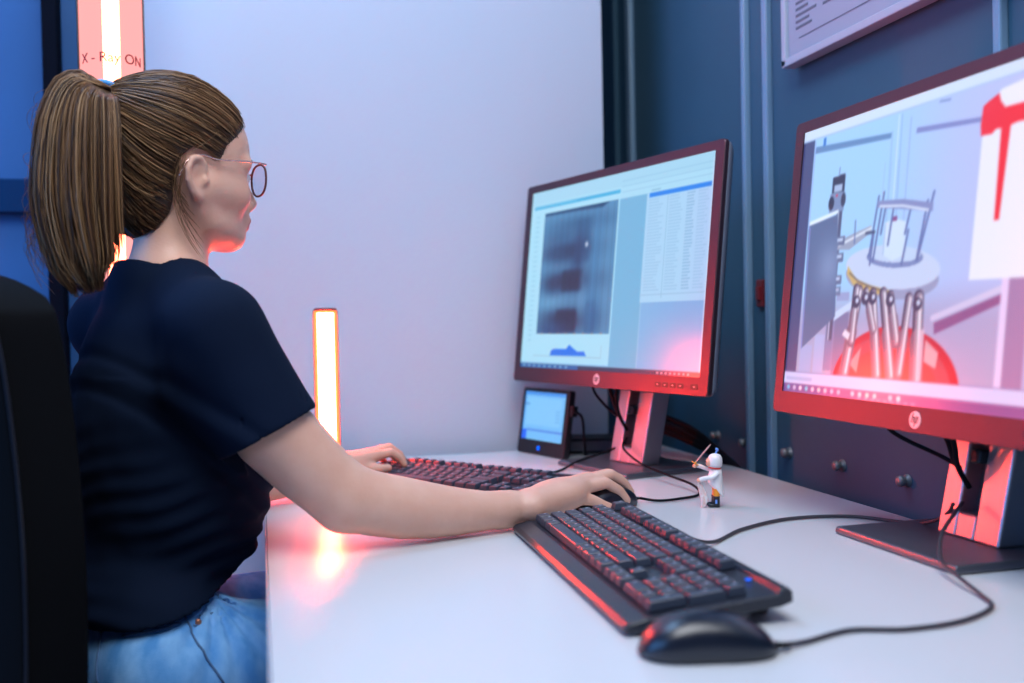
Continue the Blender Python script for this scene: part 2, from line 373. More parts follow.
# ------------------------------------------------------------------ the desk
dk = empty('desk', (0.425, 1.27, 0), 0, 'large white desk carrying the monitors and keyboards', 'desk')
box('desk_top', (0, 0, D - 0.0125), (0.846, 1.60, 0.025), M_desk, dk, bev=0.0012)
bm = bmesh.new()
for x in (-0.4245, 0.4245): bx(bm, (x, 0, D - 0.0125), (0.0015, 1.60, 0.0235))
for y in (-0.8015, 0.8015): bx(bm, (0, y, D - 0.0125), (0.846, 0.0015, 0.0235))
obj('edge_band', bm, M_deskedge, dk)
for x in (-0.37, 0.37):
    for y in (-0.76, 0.76):
        box('leg', (x, y, (D - 0.025) / 2), (0.05, 0.05, D - 0.027), M_steel, dk, bev=0.004)
box('crossbar', (0, 0.76, D - 0.05), (0.70, 0.03, 0.045), M_steel, dk, bev=0.003); box('crossbar', (0, -0.76, D - 0.05), (0.70, 0.03, 0.045), M_steel, dk, bev=0.003)
box('crossbar', (0.36, 0, D - 0.055), (0.03, 1.47, 0.045), M_steel, dk, bev=0.003)

# ------------------------------------------------------------------ red warning lamps
l1 = empty('warning_light_column', (-0.231, 1.80, 0), 0, 'tall upright glass lamp column glowing red with lettering behind the woman', 'lamp')
def lamp_part(nm, prof, m, par, seg=40, rot=None):
    bm = bmesh.new(); lathe(bm, prof, seg); return obj(nm, bm, m, par, True)
lamp_part('base', [(0.12, 0), (0.12, 0.015), (0.065, 0.03), (0.06, 0.10), (0.058, 0.40)], M_chairp, l1)
lamp_part('glowing_rod', [(0.0135, 0.42), (0.0135, 1.93)], M_core1, l1)
def open_tube(nm, r, z0, z1, m, par, th=0.0):
    bm = bmesh.new(); seg = 48; a = []; b = []
    for i in range(seg):
        t = 2 * PI * i / seg; a.append(bm.verts.new((r * math.cos(t), r * math.sin(t), z0))); b.append(bm.verts.new((r * math.cos(t), r * math.sin(t), z1)))
    for i in range(seg): bm.faces.new((a[i], a[(i + 1) % seg], b[(i + 1) % seg], b[i]))
    return obj(nm, bm, m, par, True)
open_tube('acrylic_tube', 0.0495, 0.40, 1.95, M_glow1, l1)
lamp_part('top_cap', [(0.058, 1.94), (0.058, 1.98), (0.03, 1.99)], M_chairp, l1)
tx = text_mesh('lettering', 'X - Ray ON', 0.0230, M_text1, l1, Matrix())
R1 = 0.0500; vec = math.atan2(-1.80, 0.231)
for v in tx.data.vertices:
    a = vec + v.co.x / R1; h = v.co.y; dpt = R1 + v.co.z
    v.co = (dpt * math.cos(a), dpt * math.sin(a), D + 0.722 + h)
l2 = empty('warning_light_tube', (0.117, 1.872, D), 0, 'small upright tube lamp glowing white and orange on the desk behind the forearm', 'lamp')
lamp_part('base', [(0.026, 0.0002), (0.026, 0.010), (0.021, 0.013)], M_chairp, l2)
lamp_part('glowing_rod', [(0.0150, 0.014), (0.0150, 0.300)], M_core2, l2)
open_tube('diffuser_tube', 0.0205, 0.012, 0.304, M_glow2, l2)
lamp_part('top_cap', [(0.0212, 0.304), (0.0212, 0.3075), (0.018, 0.309)], M_redsw, l2)
def half_shell(nm, r, th, z0, z1, a0, a1, m, par):
    bm = bmesh.new(); n = 24; g = []
    for i in range(n + 1):
        a = math.radians(a0 + (a1 - a0) * i / n); g.append([bm.verts.new((rr * math.cos(a), rr * math.sin(a), z)) for rr, z in ((r, z0), (r + th, z0), (r + th, z1), (r, z1))])
    for p, q in zip(g, g[1:]):
        for k in range(4): bm.faces.new((p[k], p[(k + 1) % 4], q[(k + 1) % 4], q[k]))
    bm.faces.new(g[0]); bm.faces.new(g[-1][::-1]); return obj(nm, bm, m, par, True, bev=0.0005)
half_shell('back_housing', 0.0210, 0.002, 0.010, 0.304, -8, 172, M_chairp, l2)
half_shell('back_housing', 0.0505, 0.003, 0.40, 1.95, 12, 182, M_chairp, l1)  # shell added behind the tall column to keep its red light off the wall

# ------------------------------------------------------------------ screen pictures
def smooth(e0, e1, x):
    t = np.clip((x - e0) / (e1 - e0), 0, 1); return t * t * (3 - 2 * t)
class Pic:
    def __init__(s, nx, ny, w, h):
        s.nx, s.ny, s.w, s.h = nx, ny, w, h
        s.U, s.V = np.meshgrid(np.linspace(0, 1, nx), np.linspace(0, 1, ny)); s.c = np.zeros((ny, nx, 3)); s.px = 0.8 / nx; s.soft = 1
    def put(s, mask, col): s.c = s.c * (1 - mask[..., None]) + np.array(col) * mask[..., None]
    def rect(s, u0, v0, u1, v1, col, a=1.0, e=None):
        e = e or s.px; m = smooth(u0 - e, u0 + e, s.U) * (1 - smooth(u1 - e, u1 + e, s.U)) * smooth(v0 - e * 1.6, v0 + e * 1.6, s.V) * (1 - smooth(v1 - e * 1.6, v1 + e * 1.6, s.V)); s.put(m * a, col)
    def poly(s, pts, col, a=1.0, e=None):
        e = e or s.px; x = s.U; y = s.V / 1.6; P = [(p[0], p[1] / 1.6) for p in pts]
        ins = np.zeros_like(x, bool); dm = np.full_like(x, 9.0)
        for i in range(len(P)):
            x0, y0 = P[i]; x1, y1 = P[(i + 1) % len(P)]
            c = ((y0 > y) != (y1 > y)) & (x < (x1 - x0) * (y - y0) / ((y1 - y0) or 1e-9) + x0); ins ^= c
            L = (x1 - x0) ** 2 + (y1 - y0) ** 2 + 1e-12; t = np.clip(((x - x0) * (x1 - x0) + (y - y0) * (y1 - y0)) / L, 0, 1)
            dm = np.minimum(dm, np.hypot(x - x0 - t * (x1 - x0), y - y0 - t * (y1 - y0)))
        s.put(smooth(-e, e, np.where(ins, dm, -dm)) * a, col)
    def line(s, pts, w, col, a=1.0):
        x = s.U; y = s.V / 1.6; dm = np.full_like(x, 9.0)
        for (x0, y0), (x1, y1) in zip(pts, pts[1:]):
            y0 /= 1.6; y1 /= 1.6; L = (x1 - x0) ** 2 + (y1 - y0) ** 2 + 1e-12; t = np.clip(((x - x0) * (x1 - x0) + (y - y0) * (y1 - y0)) / L, 0, 1)
            dm = np.minimum(dm, np.hypot(x - x0 - t * (x1 - x0), y - y0 - t * (y1 - y0)))
        s.put((1 - smooth(w / 2 - s.px, w / 2 + s.px, dm)) * a, col)
    def blob(s, u, v, ru, rv, col, a=1.0):
        r = ((s.U - u) / ru) ** 2 + ((s.V - v) / rv) ** 2; s.put(np.exp(-r) * a, col)
    def ellipse(s, u, v, ru, rv, col, a=1.0, rot=0.0):
        x = s.U - u; y = (s.V - v) / 1.6; c, n = math.cos(rot), math.sin(rot); p = x * c + y * n; q = -x * n + y * c
        r = np.sqrt((p / ru) ** 2 + (q / (rv / 1.6)) ** 2); s.put((1 - smooth(1 - s.px / ru, 1 + s.px / ru, r)) * a, col)
    def build(s, name, parent, m=None):
        nx, ny = s.nx, s.ny
        V = np.stack([(s.U - 0.5) * s.w, np.zeros_like(s.U), s.V * s.h], -1).reshape(-1, 3)
        i = np.arange(nx * ny).reshape(ny, nx); F = np.stack([i[:-1, :-1], i[:-1, 1:], i[1:, 1:], i[1:, :-1]], -1).reshape(-1, 4)
        me = bpy.data.meshes.new(name); me.vertices.add(len(V)); me.vertices.foreach_set('co', V.ravel())
        me.loops.add(F.size); me.loops.foreach_set('vertex_index', F.ravel().astype(np.int32)); me.polygons.add(len(F))
        me.polygons.foreach_set('loop_start', np.arange(0, F.size, 4, dtype=np.int32)); me.polygons.foreach_set('loop_total', np.full(len(F), 4, np.int32)); me.update(calc_edges=True)
        at = me.color_attributes.new('picture', 'FLOAT_COLOR', 'POINT')
        for _ in range(s.soft):
            q_ = np.pad(s.c, ((1, 1), (1, 1), (0, 0)), 'edge'); s.c = (q_[1:-1, 1:-1] * 2 + q_[:-2, 1:-1] + q_[2:, 1:-1] + q_[1:-1, :-2] + q_[1:-1, 2:]) / 6
        c = np.clip(s.c, 0, 1) ** 2.2; at.data.foreach_set('color', np.concatenate([c, np.ones((ny, nx, 1))], -1).astype(np.float32).ravel())
        return link_mesh(name, me, m or M_scr, parent)
c8 = lambda r, g, b: (r / 255, g / 255, b / 255)

def pic_left():
    p = Pic(420, 262, 0.584, 0.365)
    p.c[:] = c8(120, 180, 225)
    g = smooth(0.55, 1.0, p.U) * 0.6
    p.put(g * (1 - 0.0 * p.V), c8(130, 160, 220))
    # bright band on top, data window
    p.rect(-1, 0.865, 2, 2, c8(165, 215, 240)); p.rect(-1, 0.93, 2, 2, c8(160, 210, 236))
    for i in range(3): p.line([(0.56, 0.955 - i * 0.028), (1.0, 0.955 - i * 0.028)], 0.003, c8(140, 190, 222), 0.7)
    # left program window
    p.rect(-1, 0.03, 0.553, 0.90, c8(165, 218, 242)); p.rect(0.02, 0.898, 0.552, 0.916, c8(60, 170, 220)); p.rect(0.02, 0.905, 0.3, 0.920, c8(120, 195, 230), 0.5)
    for i in range(26): p.rect(0.035, 0.15 + i * 0.028, 0.062, 0.158 + i * 0.028, c8(130, 195, 225), 0.7)
    # x-ray picture
    x0, y0, x1, y1 = 0.096, 0.19, 0.545, 0.868
    p.rect(x0, y0, x1, y1, c8(78, 135, 180)); m = ((p.U > x0) & (p.U < x1) & (p.V > y0) & (p.V < y1))
    keep = p.c.copy()
    p.blob(0.28, 0.64, 0.15, 0.060, c8(10, 34, 72), 0.98); p.rect(0.31, 0.57, 0.40, 0.80, c8(16, 50, 95), 0.55, 0.012); p.blob(0.34, 0.60, 0.05, 0.13, c8(20, 55, 100), 0.8); p.blob(0.29, 0.42, 0.16, 0.075, c8(12, 42, 85), 0.0)
    p.blob(0.29, 0.475, 0.16, 0.060, c8(10, 28, 64), 1.0); p.rect(0.24, 0.42, 0.37, 0.53, c8(10, 26, 60), 0.8, 0.012); p.blob(0.18, 0.46, 0.05, 0.05, c8(14, 40, 80), 0.7)
    p.blob(0.28, 0.265, 0.15, 0.065, c8(12, 26, 60), 1.0); p.rect(0.22, 0.20, 0.345, 0.32, c8(12, 24, 58), 0.85, 0.012); p.rect(0.40, 0.20, 0.45, 0.36, c8(25, 75, 125), 0.6, 0.012); p.blob(0.20, 0.21, 0.10, 0.05, c8(25, 60, 110), 0.9)
    p.blob(0.22, 0.72, 0.12, 0.05, c8(40, 85, 130), 0.8); p.blob(0.33, 0.78, 0.20, 0.05, c8(35, 85, 130), 0.8)
    p.blob(0.20, 0.63, 0.09, 0.045, c8(28, 62, 105), 0.8); p.blob(0.44, 0.62, 0.03, 0.3, c8(60, 120, 170), 0.6)
    p.blob(0.44, 0.27, 0.04, 0.10, c8(28, 82, 135), 0.9); p.blob(0.42, 0.45, 0.035, 0.30, c8(60, 120, 170), 0.5)
    p.blob(0.37, 0.40, 0.018, 0.20, c8(95, 150, 195), 0.45); p.blob(0.16, 0.36, 0.10, 0.035, c8(100, 160, 200), 0.5)
    p.poly([(0.10, 0.868), (0.50, 0.870), (0.46, 0.845), (0.30, 0.85), (0.10, 0.852)], c8(18, 55, 95), 0.9, 0.006)
    p.blob(0.379, 0.661, 0.008, 0.014, c8(215, 225, 240), 1)
    st = 1 + 0.05 * np.sin(p.U * 260) * np.sin(p.U * 97 + 1); p.c *= st[..., None]
    p.c = np.where(m[..., None], p.c, keep)
    for i in range(8): p.rect(0.13 + i * 0.052, 0.188, 0.142 + i * 0.052, 0.197, c8(190, 120, 90), 0.5)
    # histogram strip
    p.rect(0.085, 0.065, 0.51, 0.070, c8(150, 190, 215)); p.rect(0.505, 0.065, 0.51, 0.13, c8(150, 190, 215), 0.6)
    p.poly([(0.198, 0.071), (0.205, 0.10), (0.225, 0.108), (0.30, 0.108), (0.318, 0.132), (0.328, 0.125), (0.345, 0.112), (0.37, 0.096), (0.41, 0.098), (0.424, 0.074)], c8(20, 110, 230))
    # table of values at the right
    p.rect(0.553, 0.02, 0.70, 0.866, c8(112, 175, 215)); p.line([(0.70, 0.03), (0.70, 0.34)], 0.004, c8(150, 195, 230))
    p.rect(0.694, 0.340, 1.0, 0.866, c8(165, 208, 240))
    p.put(((p.U > 0.694) & (p.V > 0.34) & (p.V < 0.866)) * smooth(0.85, 1, p.U) * 0.5, c8(175, 195, 240))
    p.rect(0.706, 0.845, 0.99, 0.866, c8(25, 125, 232)); p.rect(0.715, 0.875, 0.76, 0.882, c8(110, 160, 195), 0.6)
    rs = np.random.default_rng(3)
    for i in range(31):
        v = 0.83 - i * 0.0145
        for u0, u1 in ((0.705, 0.785), (0.805, 0.87), (0.885, 0.925), (0.935, 0.985)):
            dk_ = 0.75 if u0 == 0.885 else 0.4
            p.rect(u0, v, u0 + (u1 - u0) * rs.uniform(0.6, 1), v + 0.0055, c8(120, 165, 205), dk_)
    p.line([(0.797, 0.36), (0.797, 0.84)], 0.002, c8(120, 170, 205), 0.8); p.line([(0.70, 0.376), (0.99, 0.376)], 0.003, c8(140, 180, 215), 0.8)
    # task bar
    p.rect(-1, -1, 2, 0.022, c8(35, 45, 75)); p.rect(-1, -1, 0.38, 0.020, c8(30, 90, 160))
    for i in range(9): p.rect(0.02 + i * 0.035, 0.006, 0.035 + i * 0.035, 0.017, c8(140, 190, 225), 0.8)
    for i in range(8): p.rect(0.80 + i * 0.02, 0.006, 0.81 + i * 0.02, 0.015, c8(225, 215, 235), 0.7)
    p.rect(0.990, 0.02, 1.1, 0.97, c8(190, 215, 245), 0.8)
    return p

def pic_right():
    p = Pic(460, 288, 0.584, 0.365); p.soft = 2
    base = np.array(c8(160, 208, 255)); p.c[:] = base
    p.put(smooth(0.28, 0.62, p.U), c8(180, 195, 250))  # lavender shift towards the right paints in some of the red lamp's glow
    p.put((1 - smooth(0.25, 0.42, p.V)) * 0.7, c8(165, 150, 190))  # violet lower part: weak lamp glow painted into the picture colours
    fr = c8(120, 155, 210); lt = c8(195, 225, 255)
    # cupboard doors
    p.poly([(0.055, 0.930), (0.346, 0.898), (0.342, 0.880), (0.052, 0.905)], c8(95, 135, 190)); p.line([(0.346, 0.90), (0.352, 0.40)], 0.005, c8(150, 190, 240))
    p.line([(0.375, 0.95), (0.385, 0.40)], 0.003, c8(140, 175, 230)); p.line([(0.405, 0.93), (0.408, 0.40)], 0.004, c8(150, 180, 235)); p.line([(0.365, 0.95), (0.37, 0.40)], 0.004, lt)
    p.poly([(0.425, 0.890), (0.61, 0.865), (0.61, 0.850), (0.425, 0.872)], c8(125, 135, 200))
    p.line([(0.49, 0.952), (0.52, 0.948)], 0.004, c8(120, 140, 200))
    # lower cupboard: rails, base
    p.poly([(0.525, 0.26), (0.705, 0.345), (0.705, 0.318), (0.528, 0.225)], c8(135, 85, 140)); p.line([(0.52, 0.275), (0.705, 0.36)], 0.012, c8(215, 205, 240), 0.8)
    p.rect(0.695, 0.06, 0.712, 0.40, c8(225, 205, 250)); p.rect(0.712, 0.06, 0.76, 0.40, c8(150, 125, 175)); p.rect(0.76, 0.06, 1.0, 0.40, c8(175, 175, 225)); p.rect(0.80, 0.06, 0.815, 0.40, c8(220, 205, 245))
    p.rect(0.193, 0.075, 0.245, 0.30, c8(120, 120, 165)); p.rect(0.06, 0.07, 0.11, 0.18, c8(160, 175, 225)); p.rect(0.118, 0.07, 0.16, 0.22, c8(165, 180, 230)); p.rect(0.16, 0.09, 0.192, 0.27, c8(120, 130, 180))
    p.poly([(0.19, 0.30), (0.30, 0.37), (0.30, 0.345), (0.19, 0.27)], c8(195, 215, 250)); p.rect(0.193, 0.34, 0.24, 0.37, c8(150, 160, 210))
    # red ball ring
    p.ellipse(0.405, 0.045, 0.205, 0.205, c8(190, 30, 45)); p.ellipse(0.40, 0.045, 0.188, 0.178, c8(175, 70, 85), 0.9); p.ellipse(0.40, 0.05, 0.15, 0.13, c8(215, 60, 60), 0.7)
    p.poly([(0.505, 0.21), (0.545, 0.17), (0.54, 0.12), (0.505, 0.14)], c8(210, 190, 205), 0.8); p.poly([(0.26, 0.12), (0.30, 0.18), (0.29, 0.09)], c8(210, 180, 190), 0.7)
    # big round table of the instrument
    p.ellipse(0.375, 0.415, 0.155, 0.075, c8(150, 155, 195), 1, -0.10); p.ellipse(0.375, 0.445, 0.157, 0.072, c8(195, 210, 245), 1, -0.10)
    p.poly([(0.226, 0.462), (0.26, 0.415), (0.31, 0.39), (0.388, 0.365), (0.388, 0.345), (0.30, 0.368), (0.25, 0.395), (0.224, 0.435)], c8(205, 175, 110)); p.line([(0.235, 0.437), (0.27, 0.405), (0.32, 0.382), (0.385, 0.357)], 0.004, c8(90, 80, 80), 0.8)
    # legs of the hexapod
    d1, l1_ = c8(95, 75, 105), c8(185, 180, 205)
    for a, b, w in (((0.275, 0.37), (0.245, 0.09), 0.028), ((0.265, 0.38), (0.26, 0.20), 0.022), ((0.325, 0.36), (0.36, 0.09), 0.024), ((0.36, 0.36), (0.405, 0.09), 0.024), ((0.385, 0.35), (0.415, 0.20), 0.022), ((0.475, 0.34), (0.485, 0.08), 0.030), ((0.445, 0.34), (0.43, 0.10), 0.022), ((0.30, 0.37), (0.335, 0.24), 0.018)):
        m_ = ((a[0] + b[0]) / 2, (a[1] + b[1]) / 2); p.line([a, b], w * 1.05, c8(70, 58, 85)); p.line([m_, b], w * 1.35, c8(120, 95, 120)); p.line([(a[0] + 0.003, a[1]), (b[0] + 0.003, b[1])], w * 0.75, c8(160, 150, 175), 0.8); p.line([(a[0] + 0.005, a[1]), (b[0] + 0.005, b[1])], w * 0.28, c8(228, 222, 240))
    for u, v in ((0.268, 0.335), (0.325, 0.345), (0.385, 0.335), (0.472, 0.32), (0.30, 0.345)): p.ellipse(u, v, 0.014, 0.022, c8(60, 55, 85)); p.ellipse(u + 0.003, v + 0.004, 0.006, 0.01, c8(200, 205, 235))
    p.poly([(0.225, 0.22), (0.25, 0.20), (0.255, 0.225), (0.235, 0.24)], c8(220, 220, 240)); p.rect(0.485, 0.08, 0.50, 0.24, c8(215, 190, 215), 0.8)
    # ring cage on the table
    g = c8(95, 110, 170)
    p.ellipse(0.385, 0.477, 0.093, 0.035, c8(120, 135, 190), 1, -0.08); p.ellipse(0.385, 0.487, 0.085, 0.028, c8(190, 210, 245), 1, -0.08)
    p.poly([(0.345, 0.49), (0.345, 0.595), (0.375, 0.605), (0.415, 0.59), (0.42, 0.48), (0.38, 0.465)], c8(205, 225, 252)); p.line([(0.348, 0.49), (0.348, 0.59)], 0.004, c8(160, 185, 230)); p.rect(0.37, 0.597, 0.386, 0.612, c8(130, 70, 130))
    for a, b in (((0.318, 0.69), (0.300, 0.49)), ((0.335, 0.70), (0.315, 0.47)), ((0.345, 0.66), (0.335, 0.56)), ((0.372, 0.655), (0.362, 0.52)), ((0.43, 0.65), (0.415, 0.55)), ((0.425, 0.56), (0.412, 0.45)), ((0.478, 0.645), (0.458, 0.46)), ((0.495, 0.67), (0.46, 0.46)), ((0.31, 0.56), (0.305, 0.46))): p.line([a, b], 0.006, g)
    p.poly([(0.315, 0.675), (0.40, 0.665), (0.495, 0.635), (0.495, 0.608), (0.40, 0.632), (0.315, 0.652)], c8(130, 140, 195)); p.line([(0.325, 0.655), (0.40, 0.643), (0.48, 0.615)], 0.005, c8(215, 225, 250))
    for u in (0.33, 0.352, 0.375): p.line([(u, 0.80), (u, 0.67)], 0.002, c8(150, 180, 230), 0.8)
    # camera post at left
    p.rect(0.165, 0.20, 0.186, 0.80, c8(75, 80, 115)); p.rect(0.168, 0.20, 0.174, 0.70, c8(175, 190, 225))
    p.rect(0.138, 0.735, 0.187, 0.795, c8(40, 45, 75)); p.rect(0.146, 0.738, 0.178, 0.765, c8(165, 185, 225)); p.line([(0.162, 0.795), (0.163, 0.825)], 0.003, g)
    p.rect(0.132, 0.665, 0.19, 0.735, c8(120, 140, 185)); p.ellipse(0.139, 0.70, 0.011, 0.025, c8(35, 40, 70)); p.ellipse(0.186, 0.705, 0.009, 0.025, c8(50, 55, 85)); p.rect(0.155, 0.72, 0.163, 0.73, c8(200, 70, 100))
    p.poly([(0.178, 0.525), (0.225, 0.52), (0.30, 0.57), (0.30, 0.595), (0.235, 0.575), (0.178, 0.555)], c8(150, 160, 190)); p.line([(0.185, 0.54), (0.30, 0.585)], 0.006, c8(215, 225, 245)); p.line([(0.24, 0.62), (0.243, 0.54)], 0.004, g); p.rect(0.28, 0.565, 0.315, 0.575, c8(70, 75, 110))
    for v, a in ((0.56, 1), (0.50, 1), (0.42, 1), (0.38, 0.8)): p.rect(0.165, v - 0.02, 0.205, v + 0.012, c8(95, 105, 145), a); p.rect(0.172, v - 0.006, 0.198, v + 0.006, c8(190, 205, 240), a)
    p.poly([(0.052, 0.645), (0.17, 0.672), (0.17, 0.66), (0.052, 0.625)], c8(225, 240, 255))
    # grey metal sheet
    p.poly([(0.052, 0.630), (0.170, 0.655), (0.192, 0.285), (0.062, 0.165)], c8(88, 106, 150)); p.blob(0.14, 0.46, 0.05, 0.07, c8(150, 165, 205), 0.0)
    keep = p.c.copy(); p.blob(0.15, 0.47, 0.05, 0.09, c8(135, 155, 200), 0.7); mk = (p.U > 0.055) & (p.U < 0.185) & (p.V > 0.3) & (p.V < 0.62); p.c = np.where(mk[..., None], p.c, keep)
    p.line([(0.058, 0.62), (0.064, 0.17)], 0.004, c8(130, 140, 220))
    # white paper with the red T
    p.poly([(0.616, 0.87), (0.655, 0.93), (1.0, 0.99), (1.0, 0.38), (0.611, 0.385)], c8(232, 236, 255)); p.put(smooth(0.69, 1, p.U) * ((p.V > 0.39) & (p.U > 0.62)) * 0.4, c8(215, 235, 255))
    p.poly([(0.612, 0.895), (0.625, 0.905), (0.650, 0.92), (0.656, 0.895), (0.668, 0.874), (1.0, 0.868), (1.0, 0.81), (0.70, 0.822), (0.685, 0.818), (0.675, 0.552), (0.663, 0.552), (0.662, 0.815), (0.650, 0.818), (0.640, 0.806), (0.612, 0.808), (0.609, 0.84)], c8(238, 35, 48))
    # title bar, side strip, toolbar, task bar
    p.rect(-1, 0.960, 2, 2, c8(205, 225, 255)); p.line([(0, 0.962), (1, 0.962)], 0.003, c8(150, 180, 230), 0.8); p.rect(-1, 0.06, 0.048, 0.958, c8(62, 70, 120)); p.line([(0.053, 0.62), (0.053, 0.95)], 0.003, c8(150, 170, 250))
    p.rect(0.085, 0.925, 0.096, 0.955, c8(60, 120, 210))
    p.rect(-1, 0.03, 2, 0.076, c8(200, 205, 250)); p.line([(0, 0.077), (1, 0.077)], 0.002, c8(120, 130, 190)); p.rect(0.01, 0.046, 0.12, 0.058, c8(140, 160, 215), 0.6)
    p.rect(-1, -1, 2, 0.033, c8(105, 80, 150))
    cols = [c8(90, 210, 240), c8(200, 200, 230), c8(240, 240, 250), c8(90, 220, 240), c8(230, 225, 240), c8(200, 230, 230), c8(240, 220, 235)]
    for i in range(17):
        if i in (9, 14): continue
        p.ellipse(0.022 + i * 0.026, 0.018, 0.007, 0.009, cols[i % 7], 0.85)
    for i in range(9): p.rect(0.30 + i * 0.022, 0.004, 0.315 + i * 0.022, 0.007, c8(220, 215, 245), 0.7)
    return p

def pic_tablet():
    p = Pic(90, 70, 0.146, 0.100)
    p.c[:] = c8(110, 185, 245); p.rect(-1, 0.93, 2, 2, c8(60, 140, 230)); p.rect(0.06, 0.3, 0.93, 0.88, c8(125, 195, 248))
    p.rect(-1, -1, 0.12, 0.2, c8(20, 95, 240)); p.rect(0.12, 0.18, 2, 0.215, c8(70, 120, 225)); p.rect(0.0, 0.72, 0.13, 0.75, c8(60, 130, 210)); p.rect(0.0, 0.2, 0.02, 1, c8(40, 130, 230))
    for i in range(4): p.rect(0.8, 0.4 + i * 0.07, 0.9, 0.42 + i * 0.07, c8(90, 165, 230))
    return p

# ------------------------------------------------------------------ monitors
def make_monitor(pic, loc, yaw, tilt, z0, nx, ny, label):
    """local axes: X to the viewer's right, -Y towards the viewer; origin under the panel's middle."""
    r = empty('monitor', (loc[0], loc[1], D), yaw - PI / 2, label, 'monitor', 'pair of large desktop monitors')
    W_, H_, b = 0.627, 0.411, 0.030
    T = Matrix.Translation((0, 0, z0)) @ Matrix.Rotation(-tilt, 4, 'X')
    def setm(o, m=Matrix()): o.matrix_local = T @ m; return o
    # front bezel: rounded frame with an opening
    out = roundrect(W_, H_, 0.007, 5); iw, ih = 0.584, 0.365; inn = roundrect(iw, ih, 0.0006, 5)
    bm = bmesh.new(); cz = H_ / 2; ciz = b + ih / 2
    def ring(pts, y, zc): return [bm.verts.new((x, y, z + zc)) for x, z in pts]
    a0 = ring(inn, 0.0030, ciz); a1 = ring(inn, 0.0, ciz); a2 = ring([(x * 0.9965, z * 0.996) for x, z in out], 0.0, cz); a3 = ring(out, 0.0016, cz); a4 = ring(out, 0.009, cz)
    for p, q in ((a0, a1), (a1, a2), (a2, a3), (a3, a4)):
        n = len(p)
        for i in range(n): bm.faces.new((p[i], p[(i + 1) % n], q[(i + 1) % n], q[i]))
    setm(obj('bezel', bm, M_bezel, r))
    # curved back shell
    bm = bmesh.new(); rings = []
    for sx, sz, y, dz in ((0.999, 0.999, 0.009, 0), (0.997, 0.996, 0.016, 0), (0.982, 0.970, 0.024, 0), (0.92, 0.88, 0.029, 0), (0.66, 0.62, 0.046, 0), (0.58, 0.58, 0.058, 0)):
        rings.append([bm.verts.new((x * sx, y, z * sz + cz + dz)) for x, z in roundrect(W_, H_, 0.012, 5)])
    for p, q in zip(rings, rings[1:]):
        n = len(p)
        for i in range(n): bm.faces.new((p[i], p[(i + 1) % n], q[(i + 1) % n], q[i]))
    bm.faces.new(rings[-1]); bm.faces.new(rings[0][::-1])
    setm(obj('back_shell', bm, M_shell, r, True))
    setm(pic.build('screen', r), Matrix.Translation((0, 0.0022, b)))
    lg = bmesh.new(); lathe(lg, [(0.0098, 0), (0.0098, 0.0008), (0.0092, 0.0012)], 32, rot=Matrix.Rotation(PI / 2, 3, 'X'))
    lo = setm(obj('badge', lg, M_logo, r), Matrix.Translation((0, 0.0002, b / 2)))
    bm = bmesh.new(); sh = 0.27
    def stroke(x, z0_, z1_, w=0.0016): vs = bx(bm, (x, 0, (z0_ + z1_) / 2), (w, 0.0004, z1_ - z0_)); [setattr(v.co, 'x', v.co.x + v.co.z * sh) for v in vs]
    stroke(-0.0046, -0.0035, 0.0078); stroke(-0.0012, -0.0035, 0.0030); stroke(0.0018, -0.0078, 0.0035); stroke(0.0052, -0.0030, 0.0035)
    for x, z in ((-0.0029, 0.0030), (0.0035, 0.0035), (0.0035, -0.0030)):
        vs = bx(bm, (x, 0, z), (0.0046, 0.0004, 0.0014)); [setattr(v.co, 'x', v.co.x + v.co.z * sh) for v in vs]
    let = obj('badge_letters', bm, M_logod, lo); let.location = (0, -0.0014, 0)
    for x in (0.185, 0.205, 0.225, 0.245, 0.280):
        bm = bmesh.new(); rr = [(x_, z_) for x_, z_ in roundrect(0.019 if x > 0.27 else 0.016, 0.0095, 0.0035, 4)]
        lo_ = [bm.verts.new((px, 0, pz)) for px, pz in rr]; hi_ = [bm.verts.new((px * 0.93, -0.0009, pz * 0.93)) for px, pz in rr]
        for i in range(len(rr)): bm.faces.new((lo_[i], lo_[(i + 1) % len(rr)], hi_[(i + 1) % len(rr)], hi_[i]))
        bm.faces.new(hi_); o = setm(obj('button', bm, M_btn, r), Matrix.Translation((x, 0.0002, 0.0145)))
        s_ = bmesh.new(); bx(s_, (0, -0.0011, 0), (0.004, 0.0003, 0.0009)); obj('button_mark', s_, M_logo, o)
    # base plate
    bm = bmesh.new(); pts = [(-0.115, -0.022), (0.112, -0.022), (0.112, 0.165), (-0.115, 0.165)]
    lo_ = [bm.verts.new((x + nx * 1.3, y + ny * 0.5 - 0.03, 0.0008)) for x, y in pts]; hi_ = [bm.verts.new(((x) * 0.985 + nx * 1.3, (y - 0.07) * 0.985 + 0.07 + ny * 0.5 - 0.03, 0.010)) for x, y in pts]
    for i in range(4): bm.faces.new((lo_[i], lo_[(i + 1) % 4], hi_[(i + 1) % 4], hi_[i]))
    bm.faces.new(hi_); bm.faces.new(lo_[::-1]); obj('stand_base', bm, M_base, r, bev=0.003, bseg=3)
    # neck: two uprights around a cable slot, bridged below and above, leaning back a little
    def slab(name, x0, x1, zb, zt, y0, y1, m, lean=0.22):
        bm = bmesh.new(); v = []
        for z in (zb, zt):
            for x, y in ((x0, y0), (x1, y0), (x1, y1), (x0, y1)): v.append(bm.verts.new((x + nx, y + ny + (z - 0.01) * lean, z)))
        for f in ((0, 1, 2, 3), (4, 5, 6, 7), (0, 1, 5, 4), (1, 2, 6, 5), (2, 3, 7, 6), (3, 0, 4, 7)): bm.faces.new([v[i] for i in f])
        return obj(name, bm, m, r, bev=0.003)
    slab('stand_neck', -0.052, -0.020, 0.010, z0 + 0.25, 0.0, 0.040, M_silver)
